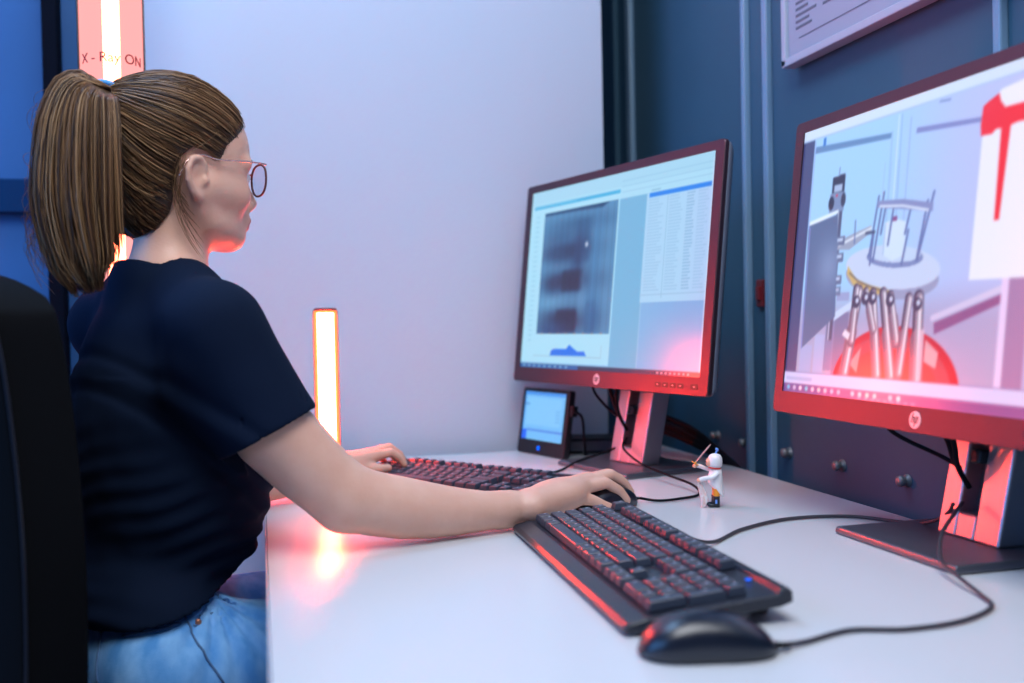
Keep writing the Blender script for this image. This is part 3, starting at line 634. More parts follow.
    slab('stand_neck', 0.010, 0.052, 0.010, z0 + 0.26, 0.0, 0.040, M_silver)
    slab('neck_bridge', -0.021, 0.011, 0.010, 0.040, 0.0, 0.040, M_silver)
    slab('neck_slot_back', -0.021, 0.011, 0.038, z0 + 0.20, 0.026, 0.032, M_dark2)
    slab('cable_clip', -0.006, 0.012, 0.100, 0.116, -0.010, 0.004, M_black)
    bm = bmesh.new(); bx(bm, (nx * 0.5, 0.091, z0 + 0.20), (0.10, 0.050, 0.10)); obj('mount', bm, M_shell, r, bev=0.003)
    return r
mon_left = make_monitor(pic_left(), (0.5963, 1.7429), 0.2568, 0.1098, 0.153, 0.010, 0.055, 'large monitor showing a blurred X-ray picture and a table of values')
mon_right = make_monitor(pic_right(), (0.7111, 0.9780), 0.0127, 0.1104, 0.1431, -0.028, 0.090, 'large monitor showing laboratory apparatus and a red T, cut off by the right picture edge')

# ------------------------------------------------------------------ small touch display and its box
tb = empty('touch_display', (0.551, 1.978, D), math.atan2(1.888 - 2.052, 0.585 - 0.531) , 'small black touch display with a blue screen on the desk under the left monitor', 'display')
Tt = Matrix.Rotation(-0.16, 4, 'X')
def tp(o, m=Matrix()): o.matrix_local = Tt @ m; return o
bm = bmesh.new(); pts = roundrect(0.170, 0.138, 0.006, 4); a = [bm.verts.new((x, 0, z + 0.070)) for x, z in pts]; c = [bm.verts.new((x, 0.014, z + 0.070)) for x, z in pts]
for i in range(len(pts)): bm.faces.new((a[i], a[(i + 1) % len(pts)], c[(i + 1) % len(pts)], c[i]))
bm.faces.new(a); bm.faces.new(c[::-1]); tp(obj('casing', bm, M_black, tb, bev=0.0012))
tp(pic_tablet().build('screen', tb), Matrix.Translation((0, -0.0008, 0.031)))
tp(box('power_light', (-0.005, -0.0012, 0.015), (0.008, 0.001, 0.008), M_ledb, tb)); tp(box('back_foot', (0, 0.028, 0.030), (0.10, 0.030, 0.050), M_black, tb, bev=0.004))
tp(box('plug', (0.089, 0.010, 0.098), (0.010, 0.014, 0.022), M_black, tb, bev=0.002))
bxo = empty('black_box', (0.690, 2.005, D), -0.25, 'flat black box on the desk between the small touch display and the left monitor stand', 'box')
box('casing', (0, 0, 0.016), (0.15, 0.09, 0.030), M_black, bxo, bev=0.004); box('front_panel', (0, -0.046, 0.016), (0.13, 0.003, 0.020), M_shell, bxo, bev=0.001)
tag(tube('display_cable', [(0.598, 1.884, D + 0.098), (0.612, 1.876, D + 0.085), (0.620, 1.890, D + 0.045), (0.630, 1.915, D + 0.010), (0.645, 1.955, D + 0.004)], 0.0028, M_cable), 'black cable looping from the side of the small touch display down to the desk', 'cable')

# ------------------------------------------------------------------ keyboards
def key_mesh(w, d=0.0172, h=0.0085):
    bm = bmesh.new(); a = w / 2; b = d / 2; v = []
    for x, y, z in ((a, b, 0), (a - 0.0003, b - 0.0002, 0.002), (a - 0.0020, b - 0.0014, h - 0.0008), (a - 0.0028, b - 0.0022, h)):
        v.append([bm.verts.new((sx * x, sy * y + (0.0006 if z > 0.004 else 0), z)) for sx, sy in ((-1, -1), (1, -1), (1, 1), (-1, 1))])
    for p, q in zip(v, v[1:]):
        for i in range(4): bm.faces.new((p[i], p[(i + 1) % 4], q[(i + 1) % 4], q[i]))
    bm.faces.new(v[-1]); bm.faces.new(v[0][::-1])
    if w < 0.05:
        vs = bx(bm, (-a + 0.0062, 0.003, h + 0.0001), (0.0022, 0.0028, 0.0003))
        for f in {f for x in vs for f in x.link_faces}: f.material_index = 1
    me = bpy.data.meshes.new('key'); bmesh.ops.recalc_face_normals(bm, faces=bm.faces); bm.to_mesh(me); bm.free(); me.materials.append(M_key); me.materials.append(M_keyleg); return me
U_ = 0.01905
rows = [  # y row, list of (x start in units, width in units)
    (0, [(0, 1.25), (1.25, 1.25), (2.5, 1.25), (3.75, 6.25), (10, 1.25), (11.25, 1.25), (12.5, 1.25), (13.75, 1.25), (15.25, 1), (16.25, 1), (17.25, 1), (18.5, 2), (20.5, 1)]),
    (1, [(0, 2.25)] + [(2.25 + i, 1) for i in range(10)] + [(12.25, 2.75), (16.25, 1), (18.5, 1), (19.5, 1), (20.5, 1)]),
    (2, [(0, 1.75)] + [(1.75 + i, 1) for i in range(11)] + [(12.75, 2.25), (18.5, 1), (19.5, 1), (20.5, 1)]),
    (3, [(0, 1.5)] + [(1.5 + i, 1) for i in range(12)] + [(13.5, 1.5), (15.25, 1), (16.25, 1), (17.25, 1), (18.5, 1), (19.5, 1), (20.5, 1)]),
    (4, [(0 + i, 1) for i in range(13)] + [(13, 2), (15.25, 1), (16.25, 1), (17.25, 1), (18.5, 1), (19.5, 1), (20.5, 1), (21.5, 1)]),
    (5.45, [(0, 1), (2, 1), (3, 1), (4, 1), (5, 1), (6.5, 1), (7.5, 1), (8.5, 1), (9.5, 1), (11, 1), (12, 1), (13, 1), (14, 1), (15.25, 1), (16.25, 1), (17.25, 1)]),
]
tall = [(21.5, 0.5), (21.5, 2.5)]
meshes = {}
def make_keyboard(loc, yaw, label, tilt=0.095):
    r = empty('keyboard', (loc[0], loc[1], D), yaw, label, 'keyboard', 'two black full size keyboards')
    Lk, Dk = 0.452, 0.162
    T = Matrix.Translation((0, -Dk / 2, 0.0012)) @ Matrix.Rotation(tilt, 4, 'X')
    bm = bmesh.new(); prof = [(0.000, 0.002), (-0.001, 0.007), (0.004, 0.0105), (0.022, 0.0125), (0.026, 0.0115), (0.148, 0.0125), (0.150, 0.017), (0.158, 0.0165), (Dk, 0.012), (Dk, 0.003), (0.150, 0.0), (0.006, 0.0)]
    sec = []
    for x, s in ((-Lk / 2, 0.0), (-Lk / 2 + 0.0025, 1.0), (Lk / 2 - 0.0025, 1.0), (Lk / 2, 0.0)):
        sec.append([bm.verts.new((x, y + (0.002 if s == 0 and y < 0.01 else (-0.002 if s == 0 and y > 0.155 else 0)), z * (1 if s else 0.82) + (0 if s else 0.0008))) for y, z in prof])
    n = len(prof)
    for p, q in zip(sec, sec[1:]):
        for i in range(n): bm.faces.new((p[i], p[(i + 1) % n], q[(i + 1) % n], q[i]))
    bm.faces.new(sec[0]); bm.faces.new(sec[-1][::-1])
    o = obj('casing', bm, M_kb, r, bev=0.0008); o.matrix_local = T
    first = True; cnt = 0; extra = bmesh.new()
    x0 = -11.25 * U_ ; yk = 0.037
    allk = [(rx, ru, w, 0.0172) for ry, ks in rows for (rx, w) in ks for ru in (ry,)]
    allk += [(x, y, 1, 0.0172 + U_) for x, y in tall]
    allk.sort(key=lambda k: -k[0])
    for (kx, ky, w, dd) in allk:
        key = (round(w, 2), round(dd, 4))
        if key not in meshes: meshes[key] = key_mesh(w * U_ - 0.0018, dd)
        pos = Vector((x0 + (kx + w / 2) * U_, yk + ky * U_, 0.0120 + 0.0006 * abs(ky - 2.5)))
        cnt += 1
        if cnt > 100:
            tmp = bmesh.new(); tmp.from_mesh(meshes[key]); bmesh.ops.translate(tmp, vec=pos, verts=tmp.verts); mm = bpy.data.meshes.new('t'); tmp.to_mesh(mm); tmp.free(); extra.from_mesh(mm); continue
        k = bpy.data.objects.new('key', meshes[key]); COL.objects.link(k); k.parent = r; k.matrix_local = T @ Matrix.Translation(pos)
    if cnt > 100:
        o = obj('key', extra, [M_key, M_keyleg], r); o.matrix_local = T; o['kind'] = 'stuff'
    for x in (-0.18, 0.18):
        box('fold_out_foot', (x, Dk / 2 - 0.014, 0.0075), (0.024, 0.008, 0.0145), M_black, r, bev=0.001)
    box('indicator_light', (0, 0, 0), (0.0045, 0.0045, 0.001), M_ledb, r).matrix_local = T @ Matrix.Translation((x0 + 20.6 * U_, yk + 5.45 * U_, 0.0150))
    return r
kb_near = make_keyboard((0.390, 1.038), math.radians(-91.8), 'black keyboard in the foreground on the white desk, the near one')
kb_far = make_keyboard((0.318, 1.600), math.radians(-52.8), 'black keyboard half hidden behind the forearm with the left hand on it, the far one')

# ------------------------------------------------------------------ computer mice
def mouse_pt(u, v, off=0.0, L=0.116, Wd=0.064, H=0.036):
    w = Wd / 2 * (1 - 0.10 * math.cos(u * PI * 0.5) ** 2 * 0.6) * math.sqrt(max(0, 1 - abs(u) ** 3.2)) * (0.93 - 0.07 * u) + off * 0.6
    x = u * (L / 2 + off * 0.6); y = w * math.sin(v * PI / 2)
    h = H * (max(0, 1 - abs((u + 0.12) / (1.12 if u > -0.12 else 0.88)) ** 2.3)) ** 0.62
    z = 0.004 + (h - 0.004 if h > 0.004 else 0) * math.cos(v * PI / 2) ** 0.62 + off
    return Vector((x, y, z))
def patch(name, u0, u1, v0, v1, off, m, parent, nu=26, nv=14, close=False):
    bm = bmesh.new(); g = []
    for i in range(nu + 1):
        u = u0 + (u1 - u0) * i / nu
        if close: u = math.sin(u * PI / 2)
        g.append([bm.verts.new(mouse_pt(u, v0 + (v1 - v0) * j / nv, off)) for j in range(nv + 1)])
    for i in range(nu):
        for j in range(nv): bm.faces.new((g[i][j], g[i + 1][j], g[i + 1][j + 1], g[i][j + 1]))
    if close:
        lo = []
        for i in range(nu + 1): lo.append([bm.verts.new((g[i][j].co.x * 0.96, g[i][j].co.y * 0.93, 0.0006)) for j in (0, nv)])
        for i in range(nu):
            bm.faces.new((g[i][0], lo[i][0], lo[i + 1][0], g[i + 1][0])); bm.faces.new((g[i][nv], g[i + 1][nv], lo[i + 1][1], lo[i][1])); bm.faces.new((lo[i][0], lo[i][1], lo[i + 1][1], lo[i + 1][0]))
    return obj(name, bm, m, parent, True)
def make_mouse(loc, yaw, label):
    r = empty('computer_mouse', (loc[0], loc[1], D), yaw, label, 'computer mouse', 'two black computer mice')
    patch('body', -0.999, 0.999, -1, 1, 0, M_mouse, r, 36, 20, True)
    patch('button', 0.10, 0.93, 0.06, 0.72, 0.0006, M_mouse, r); patch('button', 0.10, 0.93, -0.72, -0.06, 0.0006, M_mouse, r)
    bm = bmesh.new(); lathe(bm, [(0.008, -0.0032), (0.010, -0.0022), (0.010, 0.0022), (0.008, 0.0032)], 24, (0.031, 0, 0.0215), Matrix.Rotation(PI / 2, 3, 'X')); obj('scroll_wheel', bm, M_black, r, True)
    bm = bmesh.new(); lathe(bm, [(0.0035, 0), (0.0022, 0.012)], 12, (0.0565, 0, 0.006), Matrix.Rotation(PI / 2, 3, 'Y')); obj('cable_sleeve', bm, M_black, r, True)
    return r
make_mouse((0.352, 0.757), math.radians(-14), 'black glossy computer mouse beside the near keyboard at the bottom edge of the picture')
make_mouse((0.487, 1.392), math.radians(22), 'black computer mouse held under the right hand')

# ------------------------------------------------------------------ cables
def cable(name, pts, r, label, m=M_cable):
    P = [(x, y, z + D) for x, y, z in pts]; return tag(tube(name, P, r, m, n=10), label, 'cable')
cable('keyboard_cable', [(0.445, 1.655, 0.012), (0.475, 1.705, 0.004), (0.528, 1.750, 0.003), (0.575, 1.790, 0.012), (0.640, 1.790, 0.030), (0.664, 1.770, 0.045)], 0.0023, 'black cable from the far keyboard to the left monitor stand')
cable('mouse_cable', [(0.552, 1.418, 0.006), (0.575, 1.402, 0.0035), (0.61, 1.405, 0.0035), (0.654, 1.428, 0.004), (0.662, 1.47, 0.012), (0.655, 1.56, 0.016), (0.648, 1.66, 0.022), (0.645, 1.735, 0.040), (0.664, 1.765, 0.055)], 0.0021, 'thin black mouse cable lying in a sharp bend beside the toy knight')
cable('keyboard_cable', [(0.478, 1.085, 0.020), (0.53, 1.118, 0.004), (0.60, 1.178, 0.003), (0.69, 1.218, 0.003), (0.775, 1.205, 0.003), (0.815, 1.14, 0.004), (0.812, 1.085, 0.016), (0.806, 1.045, 0.035), (0.795, 1.022, 0.05)], 0.0023, 'grey brown cable curving from the near keyboard to the right monitor stand', M_cableg)
cable('mouse_cable', [(0.408, 0.743, 0.006), (0.440, 0.753, 0.003), (0.493, 0.769, 0.003), (0.540, 0.757, 0.003), (0.600, 0.762, 0.003), (0.655, 0.790, 0.003), (0.672, 0.825, 0.004), (0.680, 0.865, 0.010), (0.70, 0.92, 0.014), (0.745, 0.975, 0.030), (0.795, 1.005, 0.055)], 0.0022, 'thin grey cable from the near mouse curving to the right monitor stand', M_cableg)
for mi, (base, yw, offs, side) in enumerate((((0.5963, 1.7429), 0.2568, 0.010, 'left'), ((0.7111, 0.978), 0.0127, -0.028, 'right'))):
    X_ = Vector((math.sin(yw), -math.cos(yw), 0)); Y_ = Vector((math.cos(yw), math.sin(yw), 0)); ny_ = 0.055 if mi == 0 else 0.090
    def Lc(x, y, z): v = Vector((base[0], base[1], 0)) + X_ * (x + offs) + Y_ * y; return (v.x, v.y, z)
    cable('cable', [Lc(-0.075, 0.03, 0.165), Lc(-0.062, 0.035, 0.135), Lc(-0.030, ny_ - 0.008, 0.105), Lc(-0.003, ny_ - 0.004, 0.095)], 0.0026, 'black cord drooping under the %s monitor into its stand, leftmost of three' % side)
    cable('cable', [Lc(-0.030, 0.04, 0.170), Lc(-0.022, ny_ - 0.012, 0.135), Lc(-0.010, ny_ - 0.006, 0.100)], 0.0038, 'thick black cord running down from the %s monitor into the slot of its stand' % side)
    cable('cable', [Lc(0.008, 0.04, 0.170), Lc(-0.004, ny_ - 0.014, 0.130), Lc(-0.006, ny_ - 0.006, 0.098), Lc(-0.008, ny_ + 0.012, 0.070)], 0.0034, 'thick black cord hanging straight down behind the %s monitor, nearest to the clip' % side)
for i, (dz, dx, nm) in enumerate(((0.0, 0.0, 'lowest'), (0.010, 0.010, 'middle'), (0.020, 0.024, 'topmost'))):
    cable('power_cable', [(0.735 + dx, 2.02, 0.075 + dz), (0.765 + dx, 1.93, 0.060 + dz), (0.805 + dx * .6, 1.83, 0.040 + dz), (0.838, 1.74, 0.012 + dz * .6), (0.868, 1.68, -0.03), (0.876, 1.66, -0.12)], 0.0065, 'fat black cable sagging behind the left monitor stand over the desk edge, %s of three' % nm)

# ------------------------------------------------------------------ toy knight
tk = empty('toy_figure', (0.641, 1.346, D), math.radians(166), 'small white hooded toy knight raising a sword on the desk between the monitors', 'toy figure')
def q(px, py, y=0.0): return ((335 - px) * 0.000171, y, (612 - py) * 0.000171)
for s in (-1, 1):
    lg = tube('leg', [q(345, 452, s * .0045), q(350, 490, s * .0047), q(345, 530, s * .005)], 0.0046, M_fo, tk, n=4)
    bt = bmesh.new(); lathe(bt, [(0.0050, 0), (0.0052, 0.006), (0.0050, 0.013), (0.0056, 0.0155)], 20, q(345, 606, s * .0052)); obj('boot', bt, M_fb, tk, True)
    sphere('boot_toe', (q(310, 596, s * .0052)[0], s * .0052, 0.0032), 0.0048, M_fb, tk, 16, (1.5, 0.95, 0.66))
    box('boot_strap', q(338, 560, s * .0103), (0.003, 0.0006, 0.006), M_fr if s < 0 else M_fblue, tk, bev=0.0003)
bm = bmesh.new(); rings = []
for py, x0, x1, hw in ((275, 322, 372, 5.5), (290, 300, 398, 8), (340, 285, 405, 9), (400, 275, 408, 9.5), (450, 300, 412, 10), (500, 350, 414, 9.5), (506, 362, 412, 9)):
    cx, hx = (x0 + x1) / 2, (x1 - x0) / 2; c = q(cx, py); rings.append([bm.verts.new((c[0] + hx * .000171 * math.cos(a * PI / 12), hw * .001 * math.sin(a * PI / 12), c[2] + (0.0 if py < 440 else 0.004 * math.cos(a * PI / 12)))) for a in range(24)])
for p_, q_ in zip(rings, rings[1:]):
    for i in range(24): bm.faces.new((p_[i], p_[(i + 1) % 24], q_[(i + 1) % 24], q_[i]))
bm.faces.new(rings[0]); bm.faces.new(rings[-1][::-1]); obj('tunic', bm, M_fw, tk, True)
bm = bmesh.new(); lathe(bm, [(0.0070, 0.0), (0.0098, 0.002), (0.0106, 0.008), (0.0103, 0.014), (0.0080, 0.0185), (0.0035, 0.0205), (0.0005, 0.0208)], 28, q(345, 275)); obj('hood', bm, M_fw, tk, True)
sphere('face', q(300, 228), 0.0072, M_fskin, tk, 20, (0.85, 0.9, 1.0))
for s in (-1, 1): sphere('eye', q(264, 222, s * 0.0026), 0.0009, M_fb, tk, 8)
tube('neck_cord', [(0.0085 * math.cos(a) + q(340, 0)[0], 0.0085 * math.sin(a), q(0, 278)[2] + 0.001 * math.cos(a)) for a in [i * PI / 8 for i in range(17)]], 0.0010, M_fr, tk, n=3, seg=8)
tube('plume', [q(352, 160), q(356, 140), q(368, 122), q(350, 112)], [0.0013] * 12 + [0.0018] * 12 + [0.001], M_fblue, tk, n=8)
tube('arm', [q(340, 300, -.009), q(290, 296, -.011), q(225, 268, -.008), q(200, 262, -.006)], 0.0031, M_fw, tk, n=6)
tube('arm', [q(355, 310, .010), q(310, 345, .012), q(245, 358, .010), q(205, 372, .008)], 0.0035, M_fw, tk, n=6)
sphere('hand', q(176, 262, -.006), 0.0032, M_fskin, tk, 14); sphere('hand', q(196, 374, .008), 0.0032, M_fskin, tk, 14)
bm = bmesh.new(); bx(bm, q(180, 240, -.006), (0.011, 0.007, 0.0016), Matrix.Rotation(-0.55, 3, 'Y')); obj('sword_guard', bm, M_fo, tk, bev=0.0006)
tube('sword_grip', [q(162, 272, -.006), q(186, 228, -.006)], 0.0014, M_fo, tk, n=2)
tube('sword_blade', [q(186, 230, -.006), q(250, 155, -.006), q(316, 80, -.006)], [0.0012] * 6 + [0.0005], M_fs, tk, n=3, seg=6)
bm = bmesh.new(); g = []
cp = [(200, 378, 14), (205, 420, 22), (222, 470, 28), (236, 520, 30), (244, 555, 26), (236, 590, 14), (214, 645, 3)]
for i, (px, py, hw) in enumerate(cp):
    g.append([bm.verts.new((q(px + k * hw / 3, py)[0], 0.006 + 0.0022 * math.sin(k * 1.7 + i * .9), q(0, py)[2])) for k in range(-3, 4)])
for a, b in zip(g, g[1:]):
    for i in range(6): bm.faces.new((a[i], a[i + 1], b[i + 1], b[i]))
o = obj('cape', bm, M_fp, tk, True); md = o.modifiers.new('thickness', 'SOLIDIFY'); md.thickness = 0.0012

# ------------------------------------------------------------------ office chair
ch = empty('office_chair', (-0.155, 1.36, 0), math.radians(28.4), 'black office chair with a tall upholstered backrest behind the woman', 'chair')
bm = bmesh.new(); NW, NH = 16, 22; grid_ = [[None] * (NH + 1) for _ in range(2 * (NW + 1))]
def back_pt(s, t, side):    # s -1..1 across, t 0..1 up
    top = 1.0; hw = 0.200; z = 0.54 + t * 0.535 - 0.03 * abs(s) ** 3 * max(0, (t - 0.8) / 0.2)
    cr = max(0, (t - 0.93) / 0.07); hwx = hw * (1 - 0.12 * cr ** 2.4)
    x = -0.172 + 0.030 * s * s - 0.020 * t + 0.015 * math.sin(t * PI) - (0.088 if side else 0) * (1 - 0.25 * s * s)
    return Vector((x, s * hwx, z))
fr_ = [[bm.verts.new(back_pt(-1 + 2 * i / NW, j / NH, 0)) for j in range(NH + 1)] for i in range(NW + 1)]
bk_ = [[bm.verts.new(back_pt(-1 + 2 * i / NW, j / NH, 1)) for j in range(NH + 1)] for i in range(NW + 1)]
for i in range(NW):
    for j in range(NH):
        bm.faces.new((fr_[i][j], fr_[i + 1][j], fr_[i + 1][j + 1], fr_[i][j + 1])); bm.faces.new((bk_[i][j], bk_[i][j + 1], bk_[i + 1][j + 1], bk_[i + 1][j]))
for j in range(NH):
    bm.faces.new((fr_[0][j], fr_[0][j + 1], bk_[0][j + 1], bk_[0][j])); bm.faces.new((fr_[NW][j], bk_[NW][j], bk_[NW][j + 1], fr_[NW][j + 1]))
for i in range(NW):
    bm.faces.new((fr_[i][0], bk_[i][0], bk_[i + 1][0], fr_[i + 1][0])); bm.faces.new((fr_[i][NH], fr_[i + 1][NH], bk_[i + 1][NH], bk_[i][NH]))
obj('backrest', bm, M_chair, ch, True, bev=0.012, bseg=3)
V_ = [back_pt(-1, j / NH, 1) + Vector((0.002, -0.001, 0)) for j in range(NH + 1)] + [back_pt(-1 + 2 * i / 8, 1, 1) + Vector((0.002, 0, 0.001)) for i in range(1, 9)] + [back_pt(1, j / NH, 1) + Vector((0.002, 0.001, 0)) for j in range(NH - 1, -1, -1)]
tube('piping', V_, 0.0022, M_chairp, ch, n=2, seg=8)
bm = bmesh.new(); pts = roundrect(0.46, 0.48, 0.09, 8)
rr = [[bm.verts.new((x * s, y * s, z)) for x, y in pts] for s, z in ((0.90, 0.425), (1.0, 0.445), (1.0, 0.470), (0.95, 0.488), (0.75, 0.492))]
for a, b in zip(rr, rr[1:]):
    for i in range(len(pts)): bm.faces.new((a[i], a[(i + 1) % len(pts)], b[(i + 1) % len(pts)], b[i]))
bm.faces.new(rr[0][::-1]); bm.faces.new(rr[-1]); obj('seat', bm, M_chair, ch, True)
tube('back_support', [(-0.05, 0, 0.40), (-0.20, 0, 0.39), (-0.285, 0, 0.46), (-0.285, 0, 0.62)], 0.018, M_chairp, ch)
lamp_part('gas_column', [(0.045, 0.10), (0.028, 0.14), (0.028, 0.28), (0.018, 0.285), (0.018, 0.40), (0.06, 0.41), (0.06, 0.428)], M_chairp, ch)
for i in range(5):
    a = i * 2 * PI / 5 + 0.3
    tube('star_leg', [(0.03 * math.cos(a), 0.03 * math.sin(a), 0.115), (0.17 * math.cos(a), 0.17 * math.sin(a), 0.10), (0.29 * math.cos(a), 0.29 * math.sin(a), 0.078)], 0.016, M_chairp, ch, n=4)
    bm = bmesh.new(); lathe(bm, [(0.024, -0.02), (0.027, -0.012), (0.027, 0.012), (0.024, 0.02)], 20, (0.29 * math.cos(a), 0.29 * math.sin(a), 0.0275), Matrix.Rotation(PI / 2, 3, 'X')); obj('castor', bm, M_chairp, ch, True)
    tube('castor_stem', [(0.29 * math.cos(a), 0.29 * math.sin(a), 0.05), (0.29 * math.cos(a), 0.29 * math.sin(a), 0.085)], 0.007, M_chairp, ch, n=2)

# ------------------------------------------------------------------ the woman
pw = empty('person', (-0.155, 1.37, 0.49), 0, 'person with a brown ponytail, navy t-shirt and light jeans sitting at the desk', 'person')
def own(o): o.matrix_parent_inverse = Matrix.Translation(pw.location).inverted(); return o
fw = np.array([0.88, 0.476, 0]); fw /= np.linalg.norm(fw); lat = np.array([fw[1], -fw[0], 0]); up = np.array([0, 0, 1.])
TA = (fw, lat, up)
NB = np.array([-0.118, 1.408, 0.350]); SR = np.array([-0.052, 1.240, 0.274]); SL = np.array([-0.212, 1.556, 0.283])
ER = np.array([0.098, 1.240, 0.060]); WR = np.array([0.338, 1.293, 0.026]); EL = np.array([-0.022, 1.560, 0.040]); WL = np.array([0.125, 1.668, 0.043])
# head frame
HO = np.array([-0.098, 1.425, 0.475]); d0 = np.array([0.899, 0.436, 0]); d0 /= np.linalg.norm(d0); th = math.radians(0.5)
hd = d0 * math.cos(th) - up * math.sin(th); hu = up * math.cos(th) + d0 * math.sin(th); hl = np.array([-d0[1], d0[0], 0])
HA = (hd, hl, hu)
def hp(f, l, u): return HO + hd * f + hl * l + hu * u

def torso(v, g):     # g: how much larger than the body
    v.ell([-0.122, 1.402, 0.185], [0.098 + g, 0.150 + g, 0.165 + g], TA, 0.03)
    v.cap(SR * 0.97 + SL * 0.03, SL * 0.88 + SR * 0.12, 0.047 + g, 0.040 + g, 0.04)
    v.ell([-0.150, 1.385, 0.13], [0.085 + g, 0.135 + g, 0.17 + g], TA, 0.04)
    for S_ in (SR, SL): v.chain([NB + [-0.004, 0, -0.018], NB * 0.55 + S_ * 0.45 + [-0.004, 0, 0.004], S_], [0.052 + g, 0.046 + g, 0.046 + g], 0.03)
    for s in (-1, 1): v.ell(np.array([-0.122, 1.402, 0.125]) + fw * 0.078 + lat * s * 0.065, [0.052 + g, 0.062 + g, 0.062 + g], TA, 0.03)
    v.ell([-0.112, 1.399, 0.045], [0.107 + g, 0.138 + g, 0.125 + g], TA, 0.05)
    q_ = g if g >= 0 else g - 0.022; v.ell([-0.160, 1.372, -0.085], [0.093 + q_, 0.158 + q_, 0.09 + q_], TA, 0.04)
# --- body: head, neck, trunk, arms and hands in one surface
v = Vol([-0.36, 1.06, -0.20], [0.58, 1.79, 0.64], 0.0027)
torso(v, -0.014)
v.cap(NB + [-0.002, 0, -0.04], hp(-0.012, 0, -0.035), 0.049, 0.047, 0.03)
v.ell(hp(-0.012, 0, 0.045), [0.093, 0.073, 0.084], HA, 0.015)
v.ell(hp(0.036, 0, 0.042), [0.050, 0.060, 0.062], HA, 0.03)
v.ell(hp(0.035, 0, -0.018), [0.044, 0.053, 0.064], HA, 0.03)
v.ell(hp(0.038, 0, -0.046), [0.038, 0.043, 0.034], HA, 0.02)
for s in (-1, 1):
    v.chain([hp(0.000, s * 0.054, -0.030), hp(0.018, s * 0.046, -0.056), hp(0.061, s * 0.016, -0.071)], [0.016, 0.014, 0.014], 0.025)
    v.cap(hp(0.010, s * 0.054, -0.01), hp(0.058, s * 0.038, -0.018), 0.018, 0.020, 0.02)
    v.cap(hp(0.080, s * 0.012, 0.025), hp(0.070, s * 0.045, 0.026), 0.009, 0.009, 0.012)
    v.ell(hp(0.094, s * 0.032, 0.006), [0.014, 0.015, 0.011], HA, 0.014, '-')
v.ell(hp(0.069, 0, -0.072), [0.014, 0.019, 0.014], HA, 0.02)
v.chain([hp(0.083, 0, 0.018), hp(0.091, 0, -0.004), hp(0.0995, 0, -0.022)], [0.0065, 0.0075, 0.0088], 0.012)
for s in (-1, 1): v.ell(hp(0.090, s * 0.0105, -0.028), [0.010, 0.0070, 0.0075], HA, 0.006); v.ell(hp(0.095, s * 0.006, -0.0355), [0.005, 0.003, 0.004], HA, 0.003, '-')
v.cap(hp(0.078, -0.012, -0.047), hp(0.078, 0.012, -0.047), 0.0125, 0.0125, 0.012)
v.ell(hp(0.0875, 0, -0.0485), [0.0075, 0.021, 0.0052], HA, 0.004); v.ell(hp(0.0850, 0, -0.0580), [0.0078, 0.018, 0.0058], HA, 0.004)
v.cap(hp(0.0945, -0.022, -0.0533), hp(0.0945, 0.022, -0.0533), 0.0016, 0.0016, 0.002, '-')
for s in (-1, 1):   # ears
    _o = HO; HO = HO - hu * 0.004 - hd * 0.002
    hel = [(0.004, .070, .010), (0.005, .075, .022), (-0.005, .080, .031), (-0.019, .083, .029), (-0.027, .084, .012), (-0.025, .082, -.006), (-0.016, .078, -.022), (-0.005, .073, -.030), (0.000, .070, -.024)]
    hel = [(-0.009 + (a + 0.009) * 0.80, b, c * 0.82) for a, b, c in hel]
    v.ell(hp(-0.010, s * .0740, 0.003), [0.014, 0.0055, 0.022], HA, 0.006)
    v.chain([hp(a, s * b, c) for a, b, c in hel], [.0040, .0042, .0042, .0042, .0042, .0044, .0048, .0056, .0044], 0.006)
    v.ell(hp(-0.006, s * .082, 0.001), [0.0065, 0.006, 0.010], HA, 0.004, '-'); v.ell(hp(0.0025, s * .0765, -0.003), [0.004, 0.005, 0.006], HA, 0.004); HO = _o
# --- right arm
A_ = np.array
MR = A_([0.012, 1.233, 0.152]); v.chain([SR, MR, MR * 0.5 + ER * 0.5 + [-0.004, 0, 0.003], ER + [-0.002, 0, 0.004]], [0.042, 0.0485, 0.0455, 0.0405], 0.02)
FA = [0.0, 0.15, 0.3, 0.45, 0.6, 0.75, 0.9]; FRd = [0.0405, 0.0400, 0.0390, 0.0355, 0.0310, 0.0265, 0.0235]
v.chain([ER * (1 - t) + WR * t + A_([0, 0, 0.004 * (1 - t) + 0.001 - 0.0105 * math.sin(PI * min(1, t * 1.05)) ** 0.8]) for t in FA], FRd, 0.012)
def hand(wr, palm_pts, fingers, thumb, wrist_r):
    for (p, r0, r1) in palm_pts: v.cap(wr, p, wrist_r * r0, r1, 0.012)
    for f in fingers: v.chain(f[0], f[1], 0.0035)
    v.chain(thumb[0], thumb[1], 0.006)
A_ = np.array
mcp = [A_([0.460, 1.388, 0.044]), A_([0.452, 1.369, 0.044]), A_([0.439, 1.350, 0.038]), A_([0.422, 1.334, 0.028])]
v.cap(WR + [-0.03, -0.006, 0.001], WR + [0.012, 0.004, 0.003], 0.0225, 0.0215, 0.01)
for i, m_ in enumerate(mcp): v.cap(WR + A_([0.012, 0.012 - 0.008 * i, 0.003]), m_, 0.0185, (0.0115, 0.0115, 0.0110, 0.0110)[i], 0.012)
v.ell((mcp[0] + mcp[3]) / 2 * 0.55 + WR * 0.45 + A_([0, 0, 0.004]), [0.045, 0.033, 0.019], TA, 0.015)
v.chain([mcp[0], A_([0.500, 1.410, 0.047]), A_([0.523, 1.425, 0.036]), A_([0.538, 1.434, 0.023])], [0.0098, 0.0084, 0.0076, 0.0066], 0.004)
